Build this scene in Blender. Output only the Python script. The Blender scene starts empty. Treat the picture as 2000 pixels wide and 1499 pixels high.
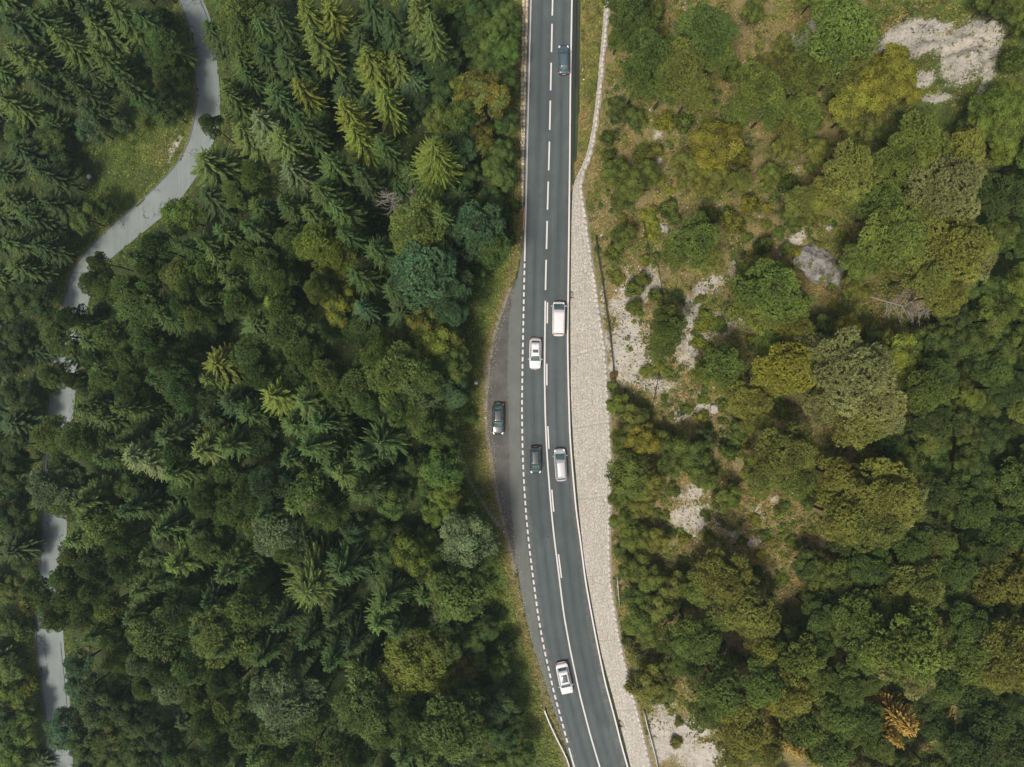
import bpy, bmesh, math, random
import numpy as np
from mathutils import Vector, Matrix

rnd = random.Random(7)
rng = np.random.default_rng(7)
SC = bpy.context.scene
COL = SC.collection
R = math.radians

# ------------------------------------------------------------------ camera, light, exposure
F, CX, CY, HC = 1556.0, 1000.0, 749.5, 120.0        # focal length in photo pixels, image centre, camera height
cam_d = bpy.data.cameras.new('camera')
cam_d.sensor_width = 36.0
cam_d.lens = 36.0 * F / 2000.0
cam_d.clip_end = 6000
cam = bpy.data.objects.new('camera', cam_d)
cam.location = (0, 0, HC)
COL.objects.link(cam)
SC.camera = cam

SUN_DIR = Vector((-0.28, -0.36, 0.90)).normalized()    # towards the sun
world = bpy.data.worlds.new('World')
SC.world = world
world.use_nodes = True
wn = world.node_tree
wn.nodes.clear()
wo = wn.nodes.new('ShaderNodeOutputWorld')
wb = wn.nodes.new('ShaderNodeBackground')
ws = wn.nodes.new('ShaderNodeTexSky')
ws.sky_type = 'NISHITA'
ws.sun_disc = False
ws.sun_elevation = math.asin(SUN_DIR.z)
ws.sun_rotation = math.atan2(SUN_DIR.x, SUN_DIR.y)
ws.dust_density = 6.0
ws.air_density = 1.0
wb.inputs['Strength'].default_value = 0.05
wn.links.new(ws.outputs[0], wb.inputs['Color'])
wn.links.new(wb.outputs[0], wo.inputs['Surface'])
sun_d = bpy.data.lights.new('sun', 'SUN')
sun_d.energy = 1.5
sun_d.angle = R(12)
sun_d.color = (1.0, 0.93, 0.82)
sun = bpy.data.objects.new('sun', sun_d)
sun.rotation_euler = (-SUN_DIR).to_track_quat('-Z', 'Y').to_euler()
sun.location = (-40, -20, 90)
COL.objects.link(sun)
vs = SC.view_settings
vs.view_transform = 'Standard'
vs.look = 'None'
vs.exposure = 1.24
vs.gamma = 1.0
vs.use_curve_mapping = False

# ------------------------------------------------------------------ maths helpers
def W(px, py, z=0.0):
    return ((px - CX) / F * (HC - z), (CY - py) / F * (HC - z))

_tab = rng.random((257, 257))
_tab[256, :] = _tab[0, :]; _tab[:, 256] = _tab[:, 0]
def vnoise(x, y, s, off=0.0):
    x = np.asarray(x, float) / s + off * 17.3 + 1000; y = np.asarray(y, float) / s + off * 9.1 + 1000
    xi = np.floor(x).astype(int); yi = np.floor(y).astype(int)
    u = x - xi; v = y - yi
    u = u * u * (3 - 2 * u); v = v * v * (3 - 2 * v)
    a = xi % 256; b = yi % 256
    return (_tab[a, b] * (1 - u) * (1 - v) + _tab[a + 1, b] * u * (1 - v) + _tab[a, b + 1] * (1 - u) * v + _tab[a + 1, b + 1] * u * v)
def fbm(x, y, s, off=0.0, n=4):
    r = 0; a = 0.5; t = 0
    for i in range(n):
        r = r + a * vnoise(x, y, s, off + i * 1.7); t += a; a *= 0.5; s *= 0.47
    return r / t
def sstep(a, b, x):
    t = np.clip((x - a) / (b - a), 0, 1)
    return t * t * (3 - 2 * t)

def curve(pts, z=0.0):
    """photo points (px, py) on the level z -> arrays of world y (rising) and x"""
    w = sorted([W(p[0], p[1], p[2] if len(p) > 2 else z)[::-1] for p in pts])
    ys = np.array([a for a, b in w]); xs = np.array([b for a, b in w])
    g0 = (xs[1] - xs[0]) / (ys[1] - ys[0]); g1 = (xs[-1] - xs[-2]) / (ys[-1] - ys[-2])
    ys = np.concatenate([[ys[0] - 60], ys, [ys[-1] + 60]])
    xs = np.concatenate([[xs[0] - 60 * g0], xs, [xs[-1] + 60 * g1]])
    # soften the corners
    yy = np.arange(ys[0], ys[-1], 0.5)
    xx = np.interp(yy, ys, xs)
    k = np.hanning(13); k /= k.sum()
    xx = np.convolve(np.pad(xx, 6, mode='edge'), k, mode='valid')
    return yy, xx
def at(c, y):
    return np.interp(y, c[0], c[1])

# ------------------------------------------------------------------ the courses of the roads and of the wall (world metres)
LINE_L = curve([(1036.7, 0), (1030.7, 233), (1025.5, 470), (1022.7, 600), (1020.7, 700), (1019.3, 800), (1020.7, 883), (1022.7, 933), (1027, 1000),
                (1033, 1063), (1041.7, 1133), (1050.5, 1200), (1061.7, 1263), (1070, 1300), (1083, 1358), (1096.6, 1406), (1108, 1450), (1121.6, 1499)])
LINE_C = curve([(1079.3, 0), (1076, 150), (1072.6, 300), (1070, 383), (1068, 460), (1066, 537), (1065, 588), (1063.5, 733), (1065, 817), (1068, 883), (1071.6, 933),
                (1077, 1000), (1083, 1057), (1090, 1110), (1101, 1200), (1115, 1277), (1133, 1360), (1153, 1437), (1171.6, 1499)])
LINE_R = curve([(1117, 0), (1114, 167), (1112.6, 333), (1110.6, 500), (1108.5, 667), (1110, 750), (1113, 850), (1118, 917), (1125.5, 1000), (1135, 1067),
                (1143, 1133), (1155, 1200), (1166.6, 1260), (1181.6, 1333), (1198, 1393), (1213, 1453), (1226, 1499)])
ROAD_L = (LINE_L[0], LINE_L[1] - 0.36)
ROAD_R = (LINE_R[0], LINE_R[1] + 0.14)
# outer edge of everything paved on the valley side
OUTER = curve([(1033, 0), (1027, 233), (1022, 470), (1014, 520), (1004, 550), (990, 590), (977, 623), (966, 660), (956, 733), (951, 800), (954, 850), (963, 900), (972, 960),
               (981, 1000), (992, 1040), (1004, 1095), (1018, 1167), (1034, 1233), (1050, 1290), (1067, 1340), (1080, 1380), (1093, 1420), (1109, 1470), (1117, 1499)])
LAY_L = curve([(1033, 0), (1026, 300), (1021.5, 480), (1012, 540), (1001, 580), (996, 625), (993, 690), (993, 767), (996, 867), (998, 983), (1004, 1033), (1010, 1090), (1016, 1150),
               (1034, 1233), (1050, 1290), (1067, 1340), (1080, 1380), (1093, 1420), (1109, 1470), (1117, 1499)])
# drain beside the uphill line, then the wall
DRAIN_R = curve([(1134, 0), (1131, 170), (1129, 270), (1124, 325), (1118.5, 352), (1115.5, 500), (1113.5, 620), (1115.2, 767), (1118.5, 850), (1124, 917), (1131, 1000), (1142, 1100),
                 (1161, 1207), (1176, 1283), (1194, 1350), (1208, 1403), (1221, 1453), (1232, 1499)])
WALL_B = curve([(1180, 0), (1178, 40), (1173, 90), (1166, 170), (1158, 240), (1149, 290), (1138, 325), (1125, 345), (1119, 356), (1116.5, 420), (1115.5, 500), (1114, 620), (1115.2, 767), (1118.5, 850), (1124, 917), (1131, 1000), (1142, 1100),
                (1161, 1207), (1176, 1283), (1194, 1350), (1208, 1403), (1221, 1453), (1232, 1499)])
_top = [(1187, 0), (1185.5, 40), (1180, 90), (1173, 170), (1165, 240), (1157, 290), (1146, 325), (1134, 345), (1132, 360), (1143, 430), (1152, 500), (1160, 550), (1168, 610), (1178, 667), (1184, 740), (1188, 817), (1191, 890), (1193, 940), (1190, 1000),
        (1188, 1060), (1190, 1133), (1200, 1200), (1209, 1253), (1220, 1300), (1231, 1345), (1241, 1383), (1254, 1433), (1269, 1499)]
def _wz(px, py):
    if py < 350: return 1.4
    b = np.interp(py, [345, 500, 767, 850, 1000, 1207, 1403, 1499], [1119, 1115, 1115, 1118, 1131, 1161, 1208, 1232])
    return max(0.5, 0.074 * (px - b))
_topz = [(px, py, _wz(px, py)) for px, py in _top]
WALL_T = curve(_topz)
_w = sorted([(W(px, py, z)[1], z) for px, py, z in _topz])
WALL_Z = (np.array([a for a, b in _w]), np.array([b for a, b in _w]))
def wall_base_z(y):
    return 0.45 * sstep(30.0, 33.5, y)
# lower road on the valley floor, z = ZL
ZL = -21.0
LOW_L = curve([(351, 0), (372, 50), (378, 100), (384, 160), (386, 205), (380, 240), (368, 285), (345, 325), (310, 362), (270, 400), (233, 430), (195, 465), (165, 498), (143, 525), (123, 593), (114, 650), (104, 720),
               (95, 790), (90, 860), (87, 930), (84, 1030), (80, 1100), (74, 1170), (71, 1233), (75, 1283), (80, 1333), (90, 1383), (94, 1440), (95, 1499)], ZL)
LOW_R = curve([(397, 0), (417, 50), (422, 100), (428, 160), (431, 205), (429, 245), (412, 292), (385, 345), (345, 400), (300, 438), (260, 470), (228, 495), (195, 525), (172, 590), (163, 650), (152, 720),
               (145, 790), (139, 860), (135, 930), (131, 1030), (127, 1100), (124, 1170), (123, 1233), (127, 1283), (135, 1350), (140, 1420), (143, 1499)], ZL)
def ridge_x(y):
    return 50 + 40 * sstep(22, 44, y)

def height(x, y):
    x = np.asarray(x, float); y = np.asarray(y, float)
    xo = at(OUTER, y); xd = at(DRAIN_R, y); xb = at(WALL_B, y); xt = at(WALL_T, y); zt = np.interp(y, *WALL_Z); zb = wall_base_z(y)
    n1 = fbm(x, y, 13, 1) - .5; n2 = fbm(x, y, 3.4, 5) - .5; n3 = fbm(x, y, 1.1, 9, 2) - .5
    # uphill
    d = x - xt
    dr = x - ridge_x(y)
    soft = np.log1p(np.exp(np.clip(dr / 4.0, -30, 30))) * 4.0
    zr = zt + 0.42 * np.maximum(d, 0) - (0.42 + 0.62) * soft
    fade = sstep(0.6, 6, d)
    zr = zr + fade * (4.0 * n1 + 2.0 * n2 + 0.55 * n3) + 0.12 * n3
    # clint step of the big bare rock, upper right
    ppx = CX + F * x / (HC - zr); ppy = CY - F * y / (HC - zr)
    rk = np.exp(-(((ppx - 1850) / 120) ** 2 + ((ppy - 105) / 80) ** 2))
    zr = zr + rk * (2.4 * np.abs(fbm(x * 1.0 + y * .6, y - x * .4, 3.0, 21) - .5) * 4)
    # valley side
    dl = xo - x
    lr = at(LOW_R, y) + 1.0; ll = at(LOW_L, y) - 1.2
    D = np.maximum(xo - lr, 5)
    t = np.clip((dl - 1.0) / (D - 1.0), 0, 1)
    zl = ZL * (0.75 * t ** 1.25 + 0.25 * (1 - np.cos(t * math.pi)) / 2)
    bell = np.clip(t * (1 - t) * 6, 0, 1)
    zl = zl + bell * (3.2 * n1 + 1.3 * n2 + .4 * n3) - 0.02
    d2 = np.maximum(ll - x, 0)
    zl = zl - 0.22 * d2 + sstep(0.5, 8, d2) * (3 * n1 + 1.2 * n2 + .3 * n3)
    # verges
    verge = sstep(0, 3.0, dl) * 0.12 * n3 * 2
    z = np.where(x < xo, zl + verge, 0.0)
    # paved corridor and drain
    inside = (x > xo + 0.5) & (x < xd - 0.5)
    z = np.where((x >= xo) & (x <= xd), np.where(inside, -0.6, -0.05), z)
    low = (x > at(LOW_L, y) + 0.5) & (x < at(LOW_R, y) - 0.5)
    z = np.where(low, ZL - 0.4, z)
    # verge between drain and the small wall
    tt = np.clip((x - xd) / np.maximum(xb - xd, 0.2), 0, 1)
    z = np.where((x > xd) & (x <= xb), zb * tt + 0.05 * n3 - 0.02, z)
    # under the sloping stone wall
    tw = np.clip((x - xb) / np.maximum(xt - xb, 0.2), 0, 1)
    z = np.where((x > xb) & (x <= xt + 0.15), zb + (zt - zb) * tw - 0.7, z)
    z = np.where(x > xt + 0.15, zr, z)
    return z
def h1(x, y):
    return float(height(np.array([x]), np.array([y]))[0])

def ground_at(px, py, it=14):
    z = 0.0
    for _ in range(it):
        x, y = W(px, py, z)
        z = 0.5 * z + 0.5 * h1(x, y)
    x, y = W(px, py, z)
    return x, y, h1(x, y)

# ------------------------------------------------------------------ object helpers
def tag(o, label=None, cat=None, group=None, kind=None):
    if label: o['label'] = label
    if cat: o['category'] = cat
    if group: o['group'] = group
    if kind: o['kind'] = kind
    return o
def empty(name, loc=(0, 0, 0), rz=0.0):
    o = bpy.data.objects.new(name, None)
    o.location = loc; o.rotation_euler = (0, 0, rz); o.empty_display_size = 0.3
    COL.objects.link(o)
    return o
def link(name, me, mat=None, parent=None, loc=None, smooth=False):
    o = bpy.data.objects.new(name, me)
    if mat is not None and not me.materials:
        me.materials.append(mat)
    if smooth:
        me.polygons.foreach_set('use_smooth', np.ones(len(me.polygons), bool))
    if loc is not None: o.location = loc
    COL.objects.link(o)
    if parent is not None: o.parent = parent
    return o
def mesh_np(name, V, faces, var=None, k=None):
    """V (n,3); faces (m,k) int array; var (n,4) optional point colour"""
    me = bpy.data.meshes.new(name)
    V = np.asarray(V, np.float32); faces = np.asarray(faces, np.int32)
    m, k = faces.shape
    me.vertices.add(len(V)); me.vertices.foreach_set('co', V.ravel())
    me.loops.add(m * k); me.loops.foreach_set('vertex_index', faces.ravel())
    me.polygons.add(m)
    me.polygons.foreach_set('loop_start', np.arange(m, dtype=np.int32) * k)
    me.polygons.foreach_set('loop_total', np.full(m, k, np.int32))
    if var is not None:
        a = me.attributes.new('var', 'FLOAT_COLOR', 'POINT')
        a.data.foreach_set('color', np.asarray(var, np.float32).ravel())
    me.update(); me.validate()
    return me
def mesh_py(name, V, Fc):
    me = bpy.data.meshes.new(name)
    me.from_pydata([tuple(v) for v in V], [], [tuple(f) for f in Fc])
    me.update()
    return me
class MB:
    def __init__(s): s.V = []; s.F = []
    def add(s, V, Fc):
        n = len(s.V); s.V += [tuple(v) for v in V]; s.F += [tuple(i + n for i in f) for f in Fc]
    def box(s, c, d, rz=0.0, rx=0.0, ry=0.0):
        M = Matrix.Rotation(rz, 3, 'Z') @ Matrix.Rotation(ry, 3, 'Y') @ Matrix.Rotation(rx, 3, 'X')
        P = [Vector(c) + M @ Vector((sx * d[0] / 2, sy * d[1] / 2, sz * d[2] / 2)) for sz in (-1, 1) for sy in (-1, 1) for sx in (-1, 1)]
        s.add(P, [(0, 2, 3, 1), (4, 5, 7, 6), (0, 1, 5, 4), (2, 6, 7, 3), (0, 4, 6, 2), (1, 3, 7, 5)])
    def tube(s, pts, rad, n=6, cap=True):
        pts = [Vector(p) for p in pts]; rings = []
        ref = Vector((0.13, 0.97, 0.2))
        for i, p in enumerate(pts):
            d = (pts[min(i + 1, len(pts) - 1)] - pts[max(i - 1, 0)])
            if d.length < 1e-6: d = Vector((0, 0, 1))
            d.normalize()
            u = d.cross(ref)
            if u.length < 0.1: u = d.cross(Vector((1, 0, 0)))
            u.normalize(); v = d.cross(u)
            r = rad[i] if hasattr(rad, '__len__') else rad
            rings.append([p + (u * math.cos(2 * math.pi * j / n) + v * math.sin(2 * math.pi * j / n)) * r for j in range(n)])
        V = [q for r_ in rings for q in r_]; Fc = []
        for i in range(len(rings) - 1):
            for j in range(n):
                a = i * n + j; b = i * n + (j + 1) % n
                Fc.append((a, b, b + n, a + n))
        if cap:
            Fc.append(tuple(range(n))[::-1]); Fc.append(tuple(range((len(rings) - 1) * n, len(rings) * n)))
        s.add(V, Fc)
    def build(s, name, mat, parent=None, smooth=False, loc=None):
        me = mesh_py(name, s.V, s.F)
        return link(name, me, mat, parent, loc, smooth)
def strip(name, left, right, y0, y1, z, mat, parent=None, step=0.6, nx=1, skirt=0.0):
    ys = np.arange(y0, y1 + step, step); ys[-1] = y1
    xl = at(left, ys); xr = at(right, ys)
    V = []; Fc = []
    cols = nx + 1 + (2 if skirt else 0)
    for y, a, b in zip(ys, xl, xr):
        row = [(a + (b - a) * i / nx, y, z) for i in range(nx + 1)]
        if skirt: row = [(a - 0.02, y, z - skirt)] + row + [(b + 0.02, y, z - skirt)]
        V += row
    for i in range(len(ys) - 1):
        for j in range(cols - 1):
            a = i * cols + j
            Fc.append((a, a + 1, a + cols + 1, a + cols))
    return link(name, mesh_py(name, V, Fc), mat, parent)

# ------------------------------------------------------------------ materials
class NT:
    def __init__(s, name):
        s.m = bpy.data.materials.new(name); s.m.use_nodes = True
        s.t = s.m.node_tree; s.t.nodes.clear()
        s.out = s.n('ShaderNodeOutputMaterial')
    def n(s, typ, **kw):
        nd = s.t.nodes.new(typ)
        for k, v in kw.items(): setattr(nd, k, v)
        return nd
    def l(s, a, b): s.t.links.new(a, b)
    def val(s, sock, v):
        if hasattr(v, 'is_linked') or isinstance(v, bpy.types.NodeSocket): s.l(v, sock)
        else: sock.default_value = v
    def math(s, op, a, b=0.0, c=None, clamp=False):
        nd = s.n('ShaderNodeMath', operation=op); nd.use_clamp = clamp
        s.val(nd.inputs[0], a); s.val(nd.inputs[1], b)
        if c is not None: s.val(nd.inputs[2], c)
        return nd.outputs[0]
    def mix(s, f, a, b, blend='MIX'):
        nd = s.n('ShaderNodeMix', data_type='RGBA', blend_type=blend)
        s.val(nd.inputs[0], f)
        for sk, v in ((nd.inputs[6], a), (nd.inputs[7], b)):
            if isinstance(v, tuple) and len(v) == 3: v = v + (1,)
            s.val(sk, v)
        return nd.outputs[2]
    def noise(s, scale, detail=4, rough=.6, vec=None, dist=0.0):
        nd = s.n('ShaderNodeTexNoise'); nd.inputs['Scale'].default_value = scale; nd.inputs['Detail'].default_value = detail
        nd.inputs['Roughness'].default_value = rough; nd.inputs['Distortion'].default_value = dist
        s.l(vec if vec is not None else s.pos(), nd.inputs['Vector'])
        return nd.outputs[0]
    def pos(s):
        if not hasattr(s, '_p'): s._p = s.n('ShaderNodeNewGeometry').outputs['Position']
        return s._p
    def scaled(s, vec3):
        nd = s.n('ShaderNodeVectorMath', operation='MULTIPLY'); s.l(s.pos(), nd.inputs[0]); nd.inputs[1].default_value = vec3
        return nd.outputs[0]
    def ramp(s, v, a, b):
        nd = s.n('ShaderNodeMapRange', interpolation_type='SMOOTHSTEP'); s.val(nd.inputs[0], v)
        nd.inputs[1].default_value = a; nd.inputs[2].default_value = b
        return nd.outputs[0]
    def attr(s, name, comp=None):
        nd = s.n('ShaderNodeAttribute'); nd.attribute_name = name
        if comp is None: return nd.outputs['Color']
        sp = s.n('ShaderNodeSeparateColor'); s.l(nd.outputs['Color'], sp.inputs[0])
        return sp.outputs[comp]
    def finish(s, col, rough=.8, bump=None, bstr=.3, bdist=.05, spec=.3, metal=0.0, coat=0.0, transl=0.0):
        p = s.n('ShaderNodeBsdfPrincipled')
        if isinstance(col, tuple) and len(col) == 3: col = col + (1,)
        s.val(p.inputs['Base Color'], col); s.val(p.inputs['Roughness'], rough); s.val(p.inputs['Metallic'], metal)
        p.inputs['Specular IOR Level'].default_value = spec
        p.inputs['Coat Weight'].default_value = coat
        p.inputs['Coat Roughness'].default_value = 0.04
        if bump is not None:
            b = s.n('ShaderNodeBump'); b.inputs['Strength'].default_value = bstr; b.inputs['Distance'].default_value = bdist
            s.l(bump, b.inputs['Height']); s.l(b.outputs[0], p.inputs['Normal'])
        o = p.outputs[0]
        if transl > 0:
            t = s.n('ShaderNodeBsdfTranslucent'); s.val(t.inputs[0], col)
            mx = s.n('ShaderNodeMixShader'); mx.inputs[0].default_value = transl
            s.l(o, mx.inputs[1]); s.l(t.outputs[0], mx.inputs[2]); o = mx.outputs[0]
        s.l(o, s.out.inputs['Surface'])
        return s.m
def simple(name, col, rough=.6, spec=.4, metal=0., coat=0., nz=0.0, nscale=3.0):
    t = NT(name)
    c = col + (1,)
    if nz:
        c = t.mix(t.math('MULTIPLY', t.noise(nscale, 5, .65), nz), c, tuple(v * .45 for v in col))
    return t.finish(c, rough, spec=spec, metal=metal, coat=coat)

def mat_leaf(name, transl=.28, yel=(.20, .17, .025), yamt=.35):
    """leaf colour = the tree's own colour, varied from leaf to leaf and bough to bough, plus any light and shade painted into var"""
    t = NT(name)
    oi = t.n('ShaderNodeObjectInfo')
    v = t.attr('var', 0); g = t.attr('var', 1)
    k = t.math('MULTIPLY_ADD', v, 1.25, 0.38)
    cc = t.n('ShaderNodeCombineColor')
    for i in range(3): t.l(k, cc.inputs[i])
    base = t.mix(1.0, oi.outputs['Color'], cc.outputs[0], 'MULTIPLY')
    big = t.noise(0.35, 2, .5)
    f = t.math('MULTIPLY', t.math('MULTIPLY', g, yamt), t.ramp(big, .35, .65))
    yc = t.mix(.55, oi.outputs['Color'], yel + (1,))
    col = t.mix(f, base, yc)
    gm = t.mix(1.0, (.11, .17, .04, 1), cc.outputs[0], 'MULTIPLY')
    fa = t.math('MULTIPLY', t.math('SUBTRACT', 1.0, oi.outputs['Alpha']), t.ramp(t.noise(.8, 3, .6), .40, .56))
    col = t.mix(fa, col, gm)
    return t.finish(col, .62, spec=.25, transl=transl)
M = {}
M['needle'] = mat_leaf('needles', .22)
M['leaf'] = mat_leaf('leaves', .32, yamt=.55)
M['cover'] = None
def mat_cover():
    t = NT('ground_plants')
    return t.finish(t.attr('var'), .75, spec=.15, transl=.3)
M['cover'] = mat_cover()
M['bark'] = simple('bark_brown', (.06, .048, .038), .9, .1, nz=.7, nscale=2)
M['bark_red'] = simple('bark_orange', (.085, .055, .036), .9, .1, nz=.8, nscale=1.2)
M['dead'] = simple('dead_wood', (.25, .225, .20), .9, .1, nz=.6, nscale=2)
M['dead_red'] = simple('dead_wood_reddish', (.25, .185, .145), .9, .1, nz=.5, nscale=2)

def mat_terrain():
    t = NT('ground')
    rock = t.attr('mask', 0); dry = t.attr('mask', 1); grass = t.attr('mask', 2)
    nd = t.n('ShaderNodeAttribute'); nd.attribute_name = 'mask'
    path = nd.outputs['Alpha']
    n1 = t.noise(.9, 6, .7); n2 = t.noise(4.5, 5, .7); n3 = t.noise(16, 4, .7); n0 = t.noise(.22, 4, .6)
    litter = t.mix(n2, (.020, .034, .014), (.065, .075, .034))
    grn = t.mix(n2, (.06, .10, .02), (.17, .205, .045))
    dr = t.mix(n2, (.13, .105, .045), (.31, .245, .12))
    dr = t.mix(t.ramp(n1, .42, .66), dr, t.mix(n3, (.065, .075, .020), (.16, .16, .042)))
    col = t.mix(t.math('MULTIPLY', grass, t.ramp(n1, .25, .6), clamp=True), litter, grn)
    fd = t.ramp(t.math('ADD', dry, t.math('MULTIPLY', t.math('SUBTRACT', n1, .5), 1.3)), .35, .65)
    col = t.mix(fd, col, dr)
    rk = t.mix(n1, (.33, .305, .26), (.56, .52, .45))
    rk = t.mix(t.ramp(t.noise(2.2, 6, .75, dist=.6), .52, .68), rk, (.15, .145, .125))
    st_ = t.noise(1.0, 7, .7, vec=t.scaled((.5, 1.6, 1.0)), dist=1.2)
    rk = t.mix(t.math('MULTIPLY', t.ramp(st_, .50, .62), .55), rk, (.20, .20, .18))
    rk = t.mix(t.math('MULTIPLY', t.ramp(n3, .5, .75), .5), rk, (.50, .47, .42))
    cr = t.math('ADD', rock, t.math('MULTIPLY', t.math('SUBTRACT', n2, .5), .9))
    cr = t.math('ADD', cr, t.math('MULTIPLY', t.math('SUBTRACT', n1, .5), .9))
    fr = t.ramp(cr, .42, .70)
    col = t.mix(fr, col, rk)
    fp = t.ramp(t.math('ADD', path, t.math('MULTIPLY', t.math('SUBTRACT', n2, .5), .8)), .35, .7)
    col = t.mix(fp, col, t.mix(n3, (.16, .14, .11), (.33, .30, .25)))
    h = t.math('ADD', n2, t.math('MULTIPLY', n3, .5))
    return t.finish(col, .95, bump=h, bstr=.8, bdist=.25, spec=.1)
M['terrain'] = mat_terrain()

def mat_asphalt(name, dark, lite, crack=0.0, track=0.0, speck=.25, wheel=False):
    t = NT(name)
    n1 = t.noise(.35, 4, .6); n2 = t.noise(9, 5, .8); n3 = t.noise(40, 3, .8)
    st = t.noise(1.0, 3, .6, vec=t.scaled((3.2, .09, 1)))
    col = t.mix(t.ramp(n1, .3, .7), dark + (1,), lite + (1,))
    col = t.mix(t.math('MULTIPLY', t.ramp(st, .45, .7), track), col, tuple(v * 1.45 for v in lite) + (1,))
    col = t.mix(t.math('MULTIPLY', t.ramp(n2, .5, .8), speck), col, tuple(min(1, v * 1.9) for v in lite) + (1,))
    col = t.mix(t.math('MULTIPLY', t.ramp(n3, .55, .75), speck), col, tuple(v * .45 for v in dark) + (1,))
    if wheel:
        la = t.math('ABSOLUTE', t.attr('lat', 0))
        w1 = t.math('SUBTRACT', 1.0, t.ramp(t.math('ABSOLUTE', t.math('SUBTRACT', la, .95)), .12, .5))
        w2 = t.math('SUBTRACT', 1.0, t.ramp(t.math('ABSOLUTE', t.math('SUBTRACT', la, 2.5)), .12, .5))
        oil = t.math('SUBTRACT', 1.0, t.ramp(t.math('ABSOLUTE', t.math('SUBTRACT', la, 1.7)), .0, .35))
        wt = t.math('MULTIPLY', t.math('ADD', w1, w2), t.math('MULTIPLY_ADD', t.ramp(n1, .3, .7), .5, .5))
        col = t.mix(t.math('MULTIPLY', wt, .30), col, tuple(v * 1.5 for v in lite) + (1,))
        col = t.mix(t.math('MULTIPLY', oil, t.math('MULTIPLY', t.ramp(st, .4, .6), .5)), col, tuple(v * .55 for v in dark) + (1,))
        edge = t.math('MULTIPLY', t.ramp(la, 2.9, 3.6), t.ramp(t.noise(1.2, 5, .7), .35, .65))
        col = t.mix(t.math('MULTIPLY', edge, .5), col, (.17, .165, .145, 1))
        pt = t.n('ShaderNodeTexVoronoi'); pt.inputs['Scale'].default_value = .13; t.l(t.scaled((1.6, .5, 1)), pt.inputs['Vector'])
        sc_ = t.n('ShaderNodeSeparateColor'); t.l(pt.outputs['Color'], sc_.inputs[0])
        col = t.mix(t.math('MULTIPLY', t.ramp(sc_.outputs[0], .72, .74), .22), col, tuple(v * .6 for v in dark) + (1,))
    if crack:
        vo = t.n('ShaderNodeTexVoronoi', feature='DISTANCE_TO_EDGE'); vo.inputs['Scale'].default_value = .22
        dn = t.n('ShaderNodeVectorMath', operation='ADD')
        nz = t.n('ShaderNodeTexNoise'); nz.inputs['Scale'].default_value = .9; nz.inputs['Detail'].default_value = 6; t.l(t.pos(), nz.inputs['Vector'])
        sc = t.n('ShaderNodeVectorMath', operation='SCALE'); t.l(nz.outputs['Color'], sc.inputs[0]); sc.inputs['Scale'].default_value = 3.0
        t.l(t.pos(), dn.inputs[0]); t.l(sc.outputs[0], dn.inputs[1]); t.l(dn.outputs[0], vo.inputs['Vector'])
        ck = t.math('MULTIPLY', t.math('SUBTRACT', 1.0, t.ramp(vo.outputs[0], .004, .02)), t.math('MULTIPLY', t.ramp(n1, .45, .6), crack))
        col = t.mix(ck, col, tuple(v * .4 for v in dark) + (1,))
    return t.finish(col, .85, bump=n3, bstr=.25, bdist=.01, spec=.25)
M['asphalt'] = mat_asphalt('asphalt_new', (.058, .072, .075), (.072, .087, .089), track=.22, crack=.25, speck=.35, wheel=True)
M['asphalt_lay'] = mat_asphalt('asphalt_layby', (.105, .115, .104), (.128, .138, .124), track=.15, speck=.2)
M['asphalt_old'] = mat_asphalt('asphalt_worn_gravelly', (.060, .062, .055), (.115, .112, .100), crack=.5, speck=.8)
M['asphalt_low'] = mat_asphalt('asphalt_pale_old', (.165, .19, .19), (.205, .23, .225), crack=1.0, track=.25, speck=.3)
M['drain'] = simple('drain_concrete_shaded', (.032, .040, .037), .8, .2, nz=.6, nscale=2)  # concrete colour darkened to hold the shade of the narrow slot
M['kerb'] = simple('concrete_kerb', (.15, .165, .165), .85, .2, nz=.6, nscale=4)
def mat_paint():
    t = NT('road_paint_white')
    n = t.noise(6, 6, .8); n2 = t.noise(.7, 3, .6)
    col = t.mix(t.math('MULTIPLY', t.ramp(n, .45, .75), .6), (.60, .575, .565), (.30, .30, .29))
    col = t.mix(t.math('MULTIPLY', t.ramp(n2, .5, .7), .2), col, (.5, .48, .44))
    return t.finish(col, .7, spec=.3)
M['paint'] = mat_paint()
def mat_stone():
    t = NT('wall_stone')
    v = t.attr('var', 0); g = t.attr('var', 1)
    c = t.mix(v, (.40, .375, .325), (.55, .515, .455))
    c = t.mix(t.math('MULTIPLY', t.ramp(g, .80, .95), .6), c, (.31, .36, .37))
    c = t.mix(t.math('MULTIPLY', t.ramp(t.noise(.35, 5, .6), .5, .72), .35), c, (.27, .27, .20))
    c = t.mix(t.math('MULTIPLY', t.ramp(t.noise(7, 5, .75), .5, .8), .3), c, (.24, .23, .20))
    c = t.mix(t.math('MULTIPLY', t.ramp(t.noise(1.0, 5, .65, vec=t.scaled((2.6, .25, 2.6))), .52, .72), .4), c, (.25, .245, .21))
    return t.finish(c, .9, bump=t.noise(12, 4, .7), bstr=.5, bdist=.03, spec=.2)
M['stone'] = mat_stone()
M['mortar'] = simple('wall_mortar', (.31, .29, .25), .95, .1, nz=.6, nscale=1.5)
def mat_limestone(name, a, b, c, moss=0.0):
    t = NT(name)
    n = t.noise(1.2, 8, .75, dist=.8); n2 = t.noise(6, 6, .75)
    col = t.mix(t.ramp(n, .35, .65), a, b)
    col = t.mix(t.math('MULTIPLY', t.ramp(n2, .5, .7), .8), col, c)
    if moss: col = t.mix(t.math('MULTIPLY', t.ramp(t.noise(.7, 5, .6), .52, .64), moss), col, (.09, .085, .03))
    return t.finish(col, .9, bump=n2, bstr=1.0, bdist=.3, spec=.15)
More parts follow.
